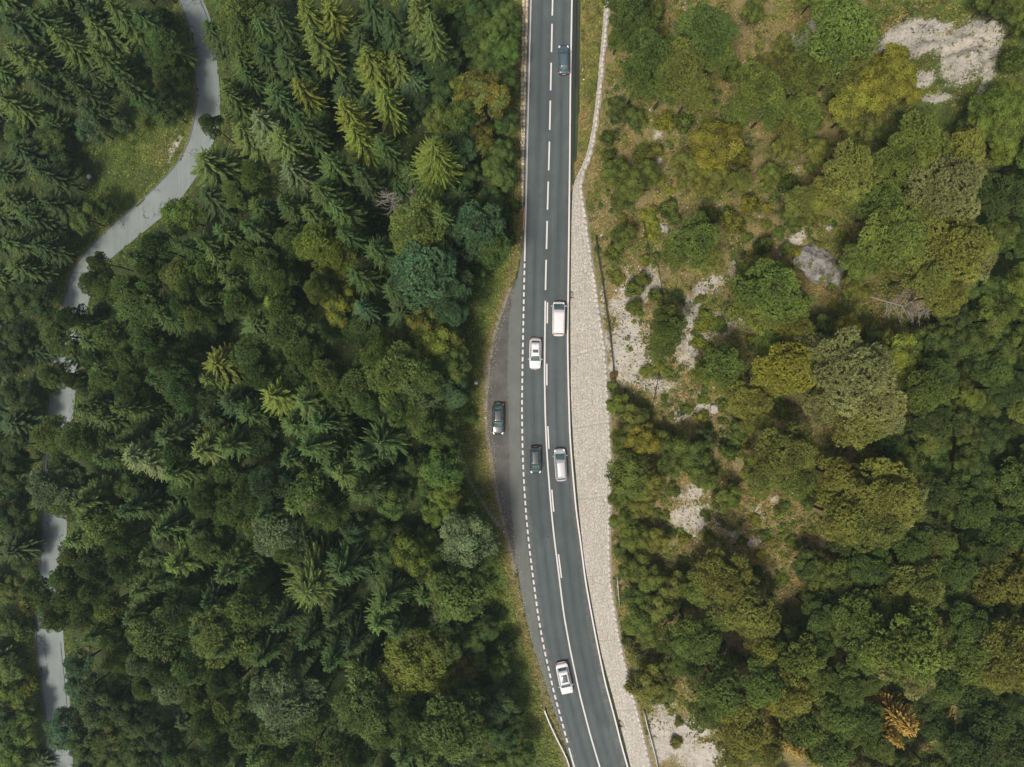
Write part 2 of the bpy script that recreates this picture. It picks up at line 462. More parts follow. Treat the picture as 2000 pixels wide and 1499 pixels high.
M['rock'] = mat_limestone('boulder_limestone', (.13, .128, .118), (.40, .385, .36), (.62, .59, .54), .8)
M['rock_pale'] = mat_limestone('pale_limestone', (.32, .31, .28), (.52, .49, .45), (.66, .63, .58), .25)
M['steel'] = simple('galvanised_steel', (.36, .39, .40), .45, .5, metal=.5, nz=.3)
M['steel_dark'] = simple('weathered_dark_steel', (.045, .05, .05), .7, .3, nz=.4)
M['rust'] = simple('orange_painted_pipe', (.55, .28, .17), .6, .3, nz=.4)
M['white'] = simple('white_plastic', (.8, .8, .8), .4, .5)
M['black_plastic'] = simple('black_plastic', (.012, .013, .014), .5, .4)
M['tyre'] = simple('tyre_rubber', (.015, .015, .015), .85, .2)
M['rim'] = simple('alloy_rim', (.45, .46, .47), .3, .5, metal=.9)
def mat_glass():
    t = NT('car_glass')
    return t.finish((.055, .11, .105), .06, spec=1.0, coat=1.0)
M['glass'] = mat_glass()
M['glass_roof'] = simple('tinted_roof_glass', (.05, .075, .095), .12, .9, coat=.6)
M['lamp'] = simple('headlight_lens', (.75, .78, .80), .1, .8, coat=1)
M['tail'] = simple('tail_light_lens', (.55, .03, .02), .15, .7, coat=1)
M['chrome'] = simple('bright_trim', (.6, .62, .63), .2, .6, metal=.9)
M['plate'] = simple('number_plate', (.7, .7, .68), .5, .4)

# ------------------------------------------------------------------ terrain
def grid_axis(a, b, step, far):
    core = np.arange(a, b + step / 2, step)
    out = []; d = step; p = b
    while p < far: d *= 1.35; p += d; out.append(p)
    lo = []; d = step; p = a
    while p > -far: d *= 1.35; p -= d; lo.append(p)
    return np.array(lo[::-1] + list(core) + out)
gx = grid_axis(-108, 78, 0.42, 500); gy = grid_axis(-76, 74, 0.42, 500)
GX, GY = np.meshgrid(gx, gy)
cxx = np.clip(GX, -150, 120); cyy = np.clip(GY, -100, 100)
GZ = height(cxx, cyy)
GZ = GZ - 0.15 * np.maximum(np.abs(GX) - 150, 0) * (np.abs(GX) > 150) * (GX < 0)
GZ = np.clip(GZ, -90, 60)
PX = CX + F * GX / (HC - GZ); PY = CY - F * GY / (HC - GZ)
def blob(px, py, rx, ry, rot=0.0, X=None, Y=None):
    X = PX if X is None else X; Y = PY if Y is None else Y
    c, s = math.cos(R(rot)), math.sin(R(rot))
    u = (X - px) * c + (Y - py) * s; v = -(X - px) * s + (Y - py) * c
    return np.exp(-((u / rx) ** 2 + (v / ry) ** 2) * 1.1)
ROCKS = [(1790, 75, 90, 38, -12, 1.1), (1880, 110, 75, 60, 10, 1.0), (1800, 150, 40, 26, -20, .8), (1935, 90, 30, 70, 0, .9), (1590, 55, 90, 22, -35, .85), (1270, 560, 40, 60, 0, .7), (1290, 760, 60, 40, 10, .7), (1360, 620, 50, 60, -20, .75), (1440, 640, 40, 30, 0, .6), (1430, 520, 30, 40, -30, .6), (1480, 400, 50, 14, -30, .55), (1350, 960, 60, 36, 10, .7), (1470, 1000, 40, 40, 0, .5), (1230, 330, 14, 40, 0, .5), (1450, 60, 60, 16, -35, .5), (1390, 250, 30, 12, -20, .5), (1920, 60, 60, 40, 0, .9), (1840, 190, 45, 20, 0, .9), (1915, 170, 14, 45, 20, .7), (1555, 75, 60, 20, -40, .8), (1650, 20, 60, 18, -20, .6),
         (1235, 650, 40, 150, -4, 1.0), (1225, 560, 30, 40, 0, .8), (1185, 620, 16, 100, -6, .8), (1210, 740, 30, 55, 0, .9), (1385, 560, 55, 28, -40, .75), (1345, 690, 50, 60, 0, .65),
         (1400, 640, 40, 40, 0, .55), (1320, 800, 60, 25, 20, .6), (1300, 520, 30, 30, 0, .45), (1545, 475, 12, 40, 40, .8), (1385, 805, 40, 20, 0, .7),
         (1330, 1440, 75, 60, 15, 1.1), (1395, 1480, 60, 40, 0, 1.0), (1350, 1010, 60, 60, 0, .85), (1420, 1030, 50, 30, 20, .6), (1300, 690, 70, 40, 0, .7), (1500, 1070, 60, 20, 20, .6), (1400, 860, 40, 40, 0, .6), (1440, 900, 16, 70, -20, .6), (1510, 985, 30, 22, 10, .6), (1590, 1070, 40, 16, 30, .55),
         (1560, 1150, 14, 50, 10, .45), (1280, 275, 22, 50, 20, .65), (1205, 195, 18, 40, 10, .6), (1290, 320, 14, 22, 0, .6), (1400, 410, 30, 12, 0, .5), (1240, 430, 26, 14, 0, .4),
         (1480, 1290, 40, 12, 20, .4), (1570, 330, 30, 14, -30, .45), (1290, 455, 18, 24, 0, .8), (1160, 160, 8, 30, 0, .4), (1370, 775, 30, 30, 0, .4),
         (350, 290, 10, 45, 35, .75), (368, 805, 22, 25, 0, .7), (350, 955, 14, 30, 0, .6), (195, 140, 14, 12, 0, .5), (100, 295, 18, 14, 0, .4), (345, 1365, 40, 30, 20, .45), (495, 1380, 14, 30, 0, .4)]
rock = np.zeros_like(GZ)
WXX = PX + 60 * (fbm(GX, GY, 4.0, 61) - .5); WYY = PY + 60 * (fbm(GX, GY, 4.0, 67) - .5)
for a in ROCKS: rock = np.maximum(rock, a[5] * blob(*a[:5], X=WXX, Y=WYY))
up = GX > at(WALL_T, GY)
lowl = at(LOW_L, GY); lowr = at(LOW_R, GY)
# stony hillside between the wall and the trees: base level lets the noise open small bare spots
_rx = GX * .80 + GY * .60; _ry = -GX * .60 + GY * .80
streak = fbm(_rx / 3.2, _ry, 2.6, 71) - .5
rock = np.where(up & (rock > .3), rock + .55 * (fbm(GX, GY, 2.6, 75) - .5), rock)
rock = np.where(up, rock + .50 * streak * sstep(1800, 1450, PX), rock)
rock = np.where(up, np.maximum(rock, .34 * sstep(1780, 1500, PX)), rock)
verge_up = (GX > at(DRAIN_R, GY)) & (GX <= at(WALL_B, GY) + .5)
dl = at(OUTER, GY) - GX
dry = np.zeros_like(GZ)
dry = np.where(up, .78 * sstep(1850, 1500, PX) + .22, dry)
dry = np.where(verge_up, .55 + .35 * sstep(2.0, .3, GX - at(DRAIN_R, GY)), dry)
valley = (dl > 0)
verge_v = sstep(3.0, .2, dl) * valley
dry = np.where(valley, np.maximum(.85 * sstep(2.6, .2, dl), .5 * blob(930, 860, 30, 70) + .45 * blob(950, 960, 22, 70, -12)), dry)
dry = np.maximum(dry, .5 * blob(980, 600, 16, 60, 12) * valley)
dry = np.maximum(dry, .45 * blob(320, 300, 30, 70, 40)); dry = np.maximum(dry, .7 * sstep(1.0, .2, np.abs(lowl - .3 - GX)) * .7)
dry = np.maximum(dry, .55 * blob(1060, 1400, 14, 90, -18) * valley)
grass = np.where(up, .75, 0.12)
grass = np.where(verge_up, 1, grass)
grass = np.where(valley, np.maximum(grass, sstep(6.5, 1.5, dl)), grass)
for b_ in ((925, 880, 50, 130, -8), (955, 650, 45, 110, 12), (1000, 1230, 35, 110, -15), (1040, 1420, 30, 90, -15), (270, 280, 75, 85, 40), (225, 390, 60, 50, -40), (140, 540, 20, 90, 15),
           (60, 1430, 60, 90, 0), (25, 1330, 40, 120, 0), (75, 1000, 16, 300, 3)):
    grass = np.maximum(grass, 1.1 * blob(*b_))
grass = np.maximum(grass, sstep(2.6, .6, lowl - GX) * (GX < lowl)); grass = np.maximum(grass, .7 * sstep(2, .3, GX - lowr) * (GX > lowr))
path = np.zeros_like(GZ)
tp = np.array([(868, 838), (880, 845), (892, 872), (905, 905), (921, 945), (938, 975), (955, 1000), (968, 1018), (976, 1030)], float)
for (a, b), (c, d) in zip(tp[:-1], tp[1:]):
    m = np.hypot(c - a, d - b); tt = np.clip(((PX - a) * (c - a) + (PY - b) * (d - b)) / m ** 2, 0, 1)
    path = np.maximum(path, .95 * sstep(6, 1, np.hypot(PX - a - tt * (c - a), PY - b - tt * (d - b))))
path = np.maximum(path, .7 * sstep(.8, .1, np.abs(dl - .2)) * (PY > 560) * (PY < 1120))
path = np.maximum(path, .5 * sstep(.9, .2, np.abs(dl - .9)) * (PY > 1330)); path = np.maximum(path, .45 * sstep(.8, .2, np.abs(GX - lowl + .2)))
path = np.maximum(path, .6 * sstep(.6, .1, np.abs(GX - at(WALL_T, GY) - .3)) * (PY > 350))
path = np.maximum(path, .55 * blob(950, 740, 14, 80) * valley)
mask = np.stack([rock, dry, grass, path], -1).reshape(-1, 4)
ny, nx_ = GX.shape
idx = np.arange(ny * nx_).reshape(ny, nx_)
quads = np.stack([idx[:-1, :-1], idx[:-1, 1:], idx[1:, 1:], idx[1:, :-1]], -1).reshape(-1, 4)
me = mesh_np('ground', np.stack([GX, GY, GZ], -1).reshape(-1, 3), quads)
at_ = me.attributes.new('mask', 'FLOAT_COLOR', 'POINT'); at_.data.foreach_set('color', mask.astype(np.float32).ravel())
tag(link('ground', me, M['terrain'], smooth=True), kind='structure')
def grid_val(A, x, y):
    i = np.clip(np.searchsorted(gx, x), 0, len(gx) - 1); j = np.clip(np.searchsorted(gy, y), 0, len(gy) - 1)
    return A[j, i]

# ------------------------------------------------------------------ main road, lay-by, markings
Y0, Y1 = -72.0, 70.0
yb = lambda py: (CY - py) / F * HC
road = strip('main_road', ROAD_L, ROAD_R, Y0, Y1, 0.010, M['asphalt'], nx=8, skirt=.25)
tag(road, kind='structure')
_rv = np.zeros(len(road.data.vertices) * 3); road.data.vertices.foreach_get('co', _rv); _rv = _rv.reshape(-1, 3)
_la = (_rv[:, 0] - at(LINE_C, _rv[:, 1])); _a = road.data.attributes.new('lat', 'FLOAT_COLOR', 'POINT')
_a.data.foreach_set('color', np.stack([_la, _la, _la, np.ones_like(_la)], 1).astype(np.float32).ravel())
lay = strip('lay_by', LAY_L, LINE_L, yb(1530), yb(485), 0.004, M['asphalt_lay'], nx=1, skirt=.2); tag(lay, kind='structure')
park = strip('parking_strip', OUTER, (LAY_L[0], LAY_L[1] + .15), yb(1110), yb(545), -0.002, M['asphalt_old'], nx=2, skirt=.15); tag(park, kind='structure')
# crumbled edge of the newer asphalt against the old strip: a low irregular lip
V = []; Fc = []
for i, y in enumerate(np.arange(yb(1100), yb(570), .35)):
    x = at(LAY_L, y); j = rnd.uniform(-.10, .10)
    V += [(x - .12 + j, y, 0.0), (x - .05 + j, y, .035), (x + .12, y, .012)]
    if i: a = 3 * i; Fc += [(a - 3, a - 2, a + 1, a), (a - 2, a - 1, a + 2, a + 1)]
link('asphalt_edge', mesh_py('asphalt_edge', V, Fc), M['asphalt_lay'], lay)
MZ = 0.014
def mark(name, cur, y0, y1, w=.22, dx=0.0, step=.7):
    c = (cur[0], cur[1] + dx)
    return strip(name, (c[0], c[1] - w / 2), (c[0], c[1] + w / 2), min(y0, y1), max(y0, y1), MZ, M['paint'], road, step)
mark('edge_line', LINE_R, Y0, Y1)
mark('edge_line', LINE_L, yb(511), Y1)
mark('edge_line', LINE_L, Y0, yb(1461))
mark('centre_line', LINE_C, Y0, yb(588), w=.21)
for a, b in ((-62, -35), (-28, 31), (47, 102), (123, 177), (197, 254), (277, 333), (355, 410), (432, 487), (508, 567)):
    mark('lane_dash', LINE_C, yb(a), yb(b), w=.22)
for a, b in ((591, 632), (711, 753), (833, 877), (957, 1000), (1083, 1129)):
    mark('lane_dash', LINE_C, yb(a), yb(b), w=.19, dx=.33)
py = 515.0
while py < 1455:
    mark('edge_dash', LINE_L, yb(py), yb(py + 8.6), w=.24); py += 14.05
GV = []; GF = []; GC = []
for i in range(1300):
    y = rnd.uniform(yb(1480), yb(560)); x = float(at(OUTER, y)) + rnd.gauss(.0, .38)
    r_ = rnd.uniform(.02, .07); a0 = rnd.uniform(0, 6.28); n = len(GV)
    for sz, f_ in ((-.02, 1.0), (.05, .6)):
        for q in range(4): GV.append((x + math.cos(a0 + q * 1.571) * r_ * f_, y + math.sin(a0 + q * 1.571) * r_ * f_ * 1.2, sz))
    v = rnd.uniform(0, .25); GC += [(v, rnd.random() * .8, 0, 1)] * 8
    GF += [(n + 4, n + 5, n + 6, n + 7), (n, n + 1, n + 5, n + 4), (n + 1, n + 2, n + 6, n + 5), (n + 2, n + 3, n + 7, n + 6), (n + 3, n, n + 4, n + 7)]
tag(link('gravel', mesh_np('gravel', np.array(GV), np.array(GF), np.array(GC)), M['stone']), 'loose gravel along the ragged outer edge of the lay-by', None, None, 'stuff')
# manhole-like patch on the road
mb = MB(); x, y = W(1071, 1049); mb.tube([(x, y, 0.0), (x, y, .016)], .13, 10); mb.build('patch', M['black_plastic'], road)

# drain between road and wall, with its kerb
def profile_strip(name, ys, prof, mat, parent=None):
    V = []; Fc = []; k = None
    for i, y in enumerate(ys):
        row = prof(y); k = len(row); V += [(a, y, b) for a, b in row]
        if i:
            for j in range(k - 1):
                a = (i - 1) * k + j; Fc.append((a, a + 1, a + 1 + k, a + k))
    return link(name, mesh_py(name, V, Fc), mat, parent)
def drain_prof(y):
    a = float(at(ROAD_R, y)); b = float(at(DRAIN_R, y)); 
    w = max(b - a, .22)
    if w > .8:
        s = a + w * .48
        return [(a, -.02), (a + .01, .006), (s, .0), (s + .05, -.20), (b - .22, -.22), (b - .14, .0), (b - .02, .02), (b + .04, -.3)]
    return [(a, -.02), (a + .01, .0), (a + .03, -.02), (a + .07, -.22), (b - .10, -.24), (b - .03, -.2), (b + .10, -.1), (b + .12, -.3)]
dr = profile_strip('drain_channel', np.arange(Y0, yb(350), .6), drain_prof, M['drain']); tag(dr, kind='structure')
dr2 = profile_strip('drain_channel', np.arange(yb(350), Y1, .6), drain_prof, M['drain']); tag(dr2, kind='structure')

# ------------------------------------------------------------------ lower road
low = strip('lower_road', LOW_L, LOW_R, -88, 88, ZL + .03, M['asphalt_low'], nx=3, skirt=.3); tag(low, kind='structure')
def low_line(name, base, dx, w, y0, y1, mat, z):
    strip(name, (base[0], base[1] + dx - w / 2), (base[0], base[1] + dx + w / 2), y0, y1, ZL + z, mat, low)
yl = lambda py: (CY - py) / F * (HC - ZL)
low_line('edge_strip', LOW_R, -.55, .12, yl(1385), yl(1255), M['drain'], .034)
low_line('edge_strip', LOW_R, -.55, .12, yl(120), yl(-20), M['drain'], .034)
# flaking pale line fragments near the bottom of the lower road
for a, b in ((1238, 1262), (1270, 1290), (1296, 1318)):
    low_line('faded_marking', LOW_L, 1.35, .28, yl(b), yl(a), M['kerb'], .036)
# stone kerb on the outer side of the lower road
def kerb_prof(y):
    x = float(at(LOW_L, y)); return [(x - .28, ZL - .1), (x - .26, ZL + .10), (x - .04, ZL + .10), (x - .01, ZL + .0)]
kb = profile_strip('kerb', np.arange(-88, 88, .8), kerb_prof, M['kerb']); tag(kb, kind='structure')

# ------------------------------------------------------------------ sloping stone retaining wall
wall_y0, wall_y1 = -66.0, 66.0
wall = empty('stone_retaining_wall', (float(at(WALL_B, 0)), 0, 0))
tag(wall, 'long sloping pale stone retaining wall rising from the uphill side of the main road', 'retaining wall')
OFF = Vector(wall.location)
_wy = np.arange(-70, 70, .1)
_wt = np.stack([at(WALL_B, _wy), at(WALL_T, _wy), wall_base_z(_wy), np.interp(_wy, *WALL_Z)], 1).tolist()
def wall_pt(y, u, out=0.0):
    """u 0..1 from foot to top, out = metres proud of the face"""
    f_ = (y + 70) * 10; i_ = min(max(int(f_), 0), len(_wt) - 2); f_ -= i_
    xb, xt, zb, zt = [a_ + (b_ - a_) * f_ for a_, b_ in zip(_wt[i_], _wt[i_ + 1])]
    dx = xt - xb; dz = zt - zb; L = math.hypot(dx, dz)
    return Vector((xb + dx * u - dz / L * out, y, zb + dz * u + dx / L * out)) - OFF, L
V = []; Fc = []; k = 0
for i, y in enumerate(np.arange(wall_y0, wall_y1, .5)):
    p0, L = wall_pt(y, 0); p1, _ = wall_pt(y, 1)
    row = [p0 + Vector((-.02, 0, -.5)), p0, p0 * .5 + p1 * .5, p1, p1 + Vector((.35, 0, .02)), p1 + Vector((.4, 0, -.9))]
    V += row; k = len(row)
    if i:
        for j in range(k - 1):
            a = (i - 1) * k + j; Fc.append((a, a + k, a + k + 1, a + 1))
link('wall_core', mesh_py('wall_core', V, Fc), M['mortar'], wall)
# stones in courses that run along the wall
holes = [tuple(W(1117, 577)) + (0.55,), tuple(W(1210, 1413)) + (0.6,)]
SV = []; SF = []; SVar = []
course_h = 0.165
jy = [yb(p) for p in (548, 690, 830, 968, 1120, 1245, 1380)]
y = wall_y0
maxc = 60
for c in range(maxc):
    y = wall_y0 + rnd.uniform(0, .4)
    while y < wall_y1:
        ln = rnd.uniform(.22, .75)
        _, L = wall_pt(y, 0)
        nc = max(2, int(round(L / course_h)))
        if c < nc:
            u0 = c / nc + .012 / L * rnd.uniform(.5, 3); u1 = (c + 1) / nc - .012 / L * rnd.uniform(.5, 3)
            u0 += rnd.uniform(-.02, .02) / L; u1 += rnd.uniform(-.02, .02) / L
            skip = rnd.random() < .012
            um = (u0 + u1) / 2
            for j in jy:
                sh = j + 1.3 * (um - .5) * .9
                if y < sh < y + ln: ln = max(.12, sh - y - .02)
            pm, _ = wall_pt(y + ln / 2, um)
            pm = pm + OFF
            for hx, hy, hr in holes:
                if abs(pm.y - hy) < hr and um * L < .75: skip = True
            if not skip:
                g = .016; a, b = y + g, y + ln - g
                o = rnd.uniform(.02, .05)
                P = [wall_pt(a, u0, -.02)[0], wall_pt(b, u0, -.02)[0], wall_pt(b, u1, -.02)[0], wall_pt(a, u1, -.02)[0]]
                sh = .025
                Q = [wall_pt(a + sh, u0 + sh / L, o + rnd.uniform(-.02, .02))[0], wall_pt(b - sh, u0 + sh / L, o + rnd.uniform(-.02, .02))[0],
                     wall_pt(b - sh, u1 - sh / L, o + rnd.uniform(-.02, .02))[0], wall_pt(a + sh, u1 - sh / L, o + rnd.uniform(-.02, .02))[0]]
                n = len(SV); SV += P + Q
                v = (min(1, max(0, rnd.gauss(.55 + .28 * math.sin(c * 2.4) * math.sin(y * .21 + c), .22))), rnd.random(), 0, 1); SVar += [v] * 8
                SF += [(n + 4, n + 7, n + 6, n + 5), (n, n + 4, n + 5, n + 1), (n + 1, n + 5, n + 6, n + 2), (n + 2, n + 6, n + 7, n + 3), (n + 3, n + 7, n + 4, n)]
        y += ln
me = mesh_np('stonework', np.array([tuple(v) for v in SV]), np.array(SF), np.array(SVar))
o = link('stonework', me, M['stone'], wall); o['kind'] = 'stuff'
# coping stones along the top: separate blocks
cop = []  # coping
y = wall_y0
CV = []; CF = []; CVar = []
while y < wall_y1:
    ln = rnd.uniform(.6, 1.1)
    p0, L = wall_pt(y + .015, 1, rnd.uniform(.05, .09)); p1, _ = wall_pt(y + ln - .015, 1, rnd.uniform(.05, .09))
    w = rnd.uniform(.18, .30); h = .10
    pts = [p0 + Vector((-.1, 0, 0)), p0 + Vector((w, 0, .03)), p1 + Vector((w, 0, .03)), p1 + Vector((-.1, 0, 0))]
    n = len(CV); CV += [q - Vector((0, 0, h)) for q in pts] + pts
    v = (min(1, max(0, rnd.gauss(.45, .2))), rnd.random() * .8, 0, 1); CVar += [v] * 8
    CF += [(n + 4, n + 5, n + 6, n + 7), (n, n + 1, n + 5, n + 4), (n + 1, n + 2, n + 6, n + 5), (n + 2, n + 3, n + 7, n + 6), (n + 3, n, n + 4, n + 7)]
    y += ln
me = mesh_np('coping', np.array([tuple(v) for v in CV]), np.array(CF), np.array(CVar))
o = link('coping', me, M['stone'], wall); o['kind'] = 'stuff'
# drain mouths at the foot of the wall
for (hx, hy, hr), nm in zip(holes, ('square', 'stony')):
    mb = MB(); p, L = wall_pt(hy, .0); p = p + Vector((.05, 0, 0))
    mb.box(p + Vector((-.02, -.42, .12)), (.5, .10, .34)); mb.box(p + Vector((-.02, .42, .12)), (.5, .10, .34)); mb.box(p + Vector((.28, 0, .08)), (.06, .8, .4))
    mb.box(p + Vector((.1, 0, .0)), (.34, .74, .05))
    mb.build('drain_mouth', M['bark'], wall)

# rough parapet of stone between road and valley, upper part of the picture
par = empty('stone_parapet', (float(at(OUTER, 45)), 45, 0))
tag(par, 'low rough sandy stone parapet along the valley side of the main road', 'parapet wall')
PV = []; PF = []; PVar = []
OF2 = Vector(par.location)
y = yb(412)
while y < Y1:
    ln = rnd.uniform(.35, .8); xo = float(at(LINE_L, y)) - .34
    wd = float(np.interp(y, [yb(412), yb(380), yb(300), yb(150), yb(0)], [.15, .4, .6, .9, .85])) * rnd.uniform(.9, 1.12)
    nrow = max(1, int(round(wd / .42)))
    for r_ in range(nrow):
        x1 = xo - wd * r_ / nrow - .02; x0 = xo - wd * (r_ + 1) / nrow + .02
        h = rnd.uniform(.32, .5) - (.12 * r_)
        jx = rnd.uniform(-.04, .04)
        pts = [Vector((x0 + jx, y + .02, -.25)), Vector((x1 + jx, y + .02, -.25)), Vector((x1 + jx, y + ln - .02, -.25)), Vector((x0 + jx, y + ln - .02, -.25))]
        top = [p + Vector((rnd.uniform(.0, .05) * (1 if i in (0, 3) else -1), rnd.uniform(0, .05) * (1 if i < 2 else -1), h + .25 + rnd.uniform(-.05, .05))) for i, p in enumerate(pts)]
        n = len(PV); PV += [tuple(q - OF2) for q in pts + top]
        v = (min(1, max(0, rnd.gauss(.5, .25))), rnd.random() * .85, 0, 1); PVar += [v] * 8
        PF += [(n + 4, n + 5, n + 6, n + 7), (n, n + 1, n + 5, n + 4), (n + 1, n + 2, n + 6, n + 5), (n + 2, n + 3, n + 7, n + 6), (n + 3, n, n + 4, n + 7)]
    y += ln
def mat_sandy():
    t = NT('sandy_stone')
    v = t.attr('var', 0)
    c = t.mix(v, (.33, .27, .17), (.62, .55, .44))
    c = t.mix(t.math('MULTIPLY', t.ramp(t.noise(1.4, 5, .7), .5, .72), .6), c, (.22, .19, .11))
    return t.finish(c, .95, bump=t.noise(9, 4, .7), bstr=.6, bdist=.04, spec=.1)
M['sandy'] = mat_sandy()
me = mesh_np('stones', np.array(PV), np.array(PF), np.array(PVar)); o = link('stones', me, M['sandy'], par); o['kind'] = 'stuff'

# ------------------------------------------------------------------ rails, posts and other small things along the road
def rail_thing(name, label, cat, pts, mat, kind='rail', post_step=2.0, h=.7, rr=.05, group=None):
    """pts: world (x, y, zground)"""
    root = empty(name, pts[0]); tag(root, label, cat, group)
    o0 = Vector(pts[0]); P = [Vector(p) - o0 for p in pts]
    mb = MB()
    if kind == 'beam':
        for a, b in zip(P[:-1], P[1:]):
            d = b - a; rz = math.atan2(d.y, d.x); rx = 0
            c = (a + b) / 2 + Vector((0, 0, h))
            pitch = -math.atan2(d.z, math.hypot(d.x, d.y))
            for s_, w_ in ((.10, .10), (-.10, .10)):
                mb.box(c + Vector((0, 0, s_)), (d.length + .02, .16, .09), rz, 0, pitch)
            mb.box(c, (d.length + .02, .10, .16), rz, 0, pitch)
    else:
        mb.tube([p + Vector((0, 0, h)) for p in P], rr, 8)
        if kind == 'two': mb.tube([p + Vector((0, 0, h * .5)) for p in P], rr * .7, 6)
    mb.build('rail', mat, root, smooth=(kind != 'beam'))
    # posts
    dist = 0; nxt = .3
    for a, b in zip(P[:-1], P[1:]):
        L = (b - a).length
        while nxt < dist + L:
            p = a.lerp(b, (nxt - dist) / L)
            m2 = MB(); m2.box((0, 0, h / 2 - .1), (.08, .08, h + .2)); m2.build('post', mat, root, loc=tuple(p)); nxt += post_step
        dist += L
    return root
def gpts(lst, dz=0.0):
    out = []
    for px, py in lst:
        x, y, z = ground_at(px, py); out.append((x, y, z + dz))
    return out
def dense(lst, n=4):
    out = []
    for (a, b), (c, d) in zip(lst[:-1], lst[1:]):
        for i in range(n): out.append((a + (c - a) * i / n, b + (d - b) * i / n))
    return out + [lst[-1]]
def flatpts(lst, z=0.0):
    return [W(px, py, z + .5) + (z,) for px, py in lst]
rail_thing('crash_barrier', 'pale galvanised crash barrier curving along the grass below the lay-by end', 'crash barrier',
           flatpts(dense([(1063, 1387), (1073, 1412), (1086, 1440), (1098, 1463), (1107, 1482), (1116, 1510)], 2), -.05), M['steel'], 'beam', 2.6, .62)
rail_thing('pipe_railing', 'short orange pipe railing at the lower end of the stone parapet', 'railing',
           flatpts([(1024.5, 403), (1023.8, 420), (1022.9, 437), (1022, 450)], -.02), M['rust'], 'tube', 1.7, .6, .085)
rail_thing('pipe_railing', 'thin grey pipe railing beside the upper stone parapet and white line', 'railing',
           flatpts(dense([(1034.2, -10), (1031.0, 130), (1028, 260), (1024.9, 400)], 5), -.02), M['kerb'], 'tube', 2.4, .55, .05)
tp_ = gpts(dense([(1163, 462), (1167, 500), (1175, 545), (1182, 595), (1190, 650), (1196, 705), (1200, 765)], 3))
rail_thing('slope_railing', 'long dark railing on the bare ground just above the stone wall', 'railing', tp_, M['steel_dark'], 'two', 2.2, .8, .075)
rail_thing('slope_railing', 'short pale railing among bushes above the stone wall', 'railing', gpts(dense([(1205, 1122), (1206, 1150), (1209, 1182)], 2)), M['steel'], 'two', 2, .8, .05)
rail_thing('slope_railing', 'bright steel railing between the wall and the white scree', 'railing', gpts(dense([(1256, 1385), (1262, 1412), (1271, 1445), (1280, 1480), (1285, 1512)], 2)), M['steel'], 'two', 2, .8, .08)
rail_thing('hillside_fence', 'thin dark wire line running down the hillside past the bare-branched pine', 'fence',
           gpts(dense([(1254, 425), (1266, 490), (1284, 520), (1293, 575), (1296, 610), (1289, 690), (1284, 740), (1272, 800)], 2)), M['bark'], 'two', 4, .7, .03)

def post_thing(px, py, label, z=None, h=.95, grp=None):
    if z is None: x, y, z = ground_at(px, py)
    else: x, y = W(px, py, z + .5)
    root = empty('marker_post', (x, y, z)); tag(root, label, 'marker post', grp)
    m = MB(); m.tube([(0, 0, -.1), (0, 0, h - .12), (.015, 0, h)], [.07, .065, .05], 8); m.build('post', M['white'], root)
    m = MB(); m.box((0, .0, h - .28), (.15, .15, .12)); m.build('reflector_band', M['black_plastic'], root)
    m = MB(); m.tube([(0, 0, h), (0, 0, h + .03)], [.075, .05], 8); m.build('cap', M['white'], root)
    return root
post_thing(1018, 465, 'white marker post on the grass just below the orange pipe railing', z=-.03)
post_thing(1138, 138, 'white marker post on the brown verge beside the grey estate car', z=.05)
post_thing(1057, 1376, 'white marker post at the upper end of the crash barrier', z=-.08)

def boulder(name, px, py, rx, ry, rz, mat, label, rot=0.0, seed=0, sink=.3, cat='boulder', group=None, sub=4, ang=.35):
    x, y, z = ground_at(px, py)
    bm = bmesh.new(); bmesh.ops.create_icosphere(bm, subdivisions=sub, radius=1.0)
    r2 = random.Random(seed)
    planes = [(Vector((r2.gauss(0, 1), r2.gauss(0, 1), r2.gauss(.3, .8))).normalized(), r2.uniform(.62, .9)) for _ in range(14)]
    for v in bm.verts:
        p = v.co.copy()
        for n_, d_ in planes:
            q = p.dot(n_)
            if q > d_: p -= n_ * (q - d_) * .92
        nz_ = fbm(p.x + seed, p.y + p.z * .7, .55, seed, 4) - .5
        p *= 1 + ang * float(nz_)
        v.co = Vector((p.x * rx, p.y * ry, p.z * rz))
    me = bpy.data.meshes.new(name); bm.to_mesh(me); bm.free()
    o = link(name, me, mat, None, (x, y, z - sink * rz + rz * .35)); o.rotation_euler = (r2.uniform(-.15, .15), r2.uniform(-.15, .15), R(rot))
    tag(o, label, cat, group)
    return o
boulder('boulder', 1600, 522, 4.3, 2.6, 1.9, M['rock'], 'big jagged grey limestone boulder with brown moss streak among hillside trees', rot=-48, seed=4, ang=.5, sub=5)
boulder('boulder', 1397, 799, .95, .75, .6, M['rock_pale'], 'pale rounded boulder at the edge of the bushes below the big boulder', seed=5)
boulder('boulder', 1292, 447, .85, .95, .55, M['rock_pale'], 'small pale boulder beside the wire line on the upper hillside', seed=6)
boulder('boulder', 1188, 88, .45, .4, .35, M['rock_pale'], 'small pale rock beside the top of the narrow stone wall', seed=8)
boulder('boulder', 1620, 445, .5, .4, .35, M['rock_pale'], 'small pale rock just above the big jagged boulder', seed=9)
boulder('roadside_stone', 930, 748, .34, .28, .26, M['white'], 'whitish stone under the bluish tree above the parked black car', seed=10, cat='stone')
boulder('roadside_stone', 975, 1062, .42, .3, .26, simple('pinkish_stone', (.42, .33, .28), .9, .1, nz=.5), 'pinkish stone on the grass beside the lower lay-by edge', seed=11, cat='stone')
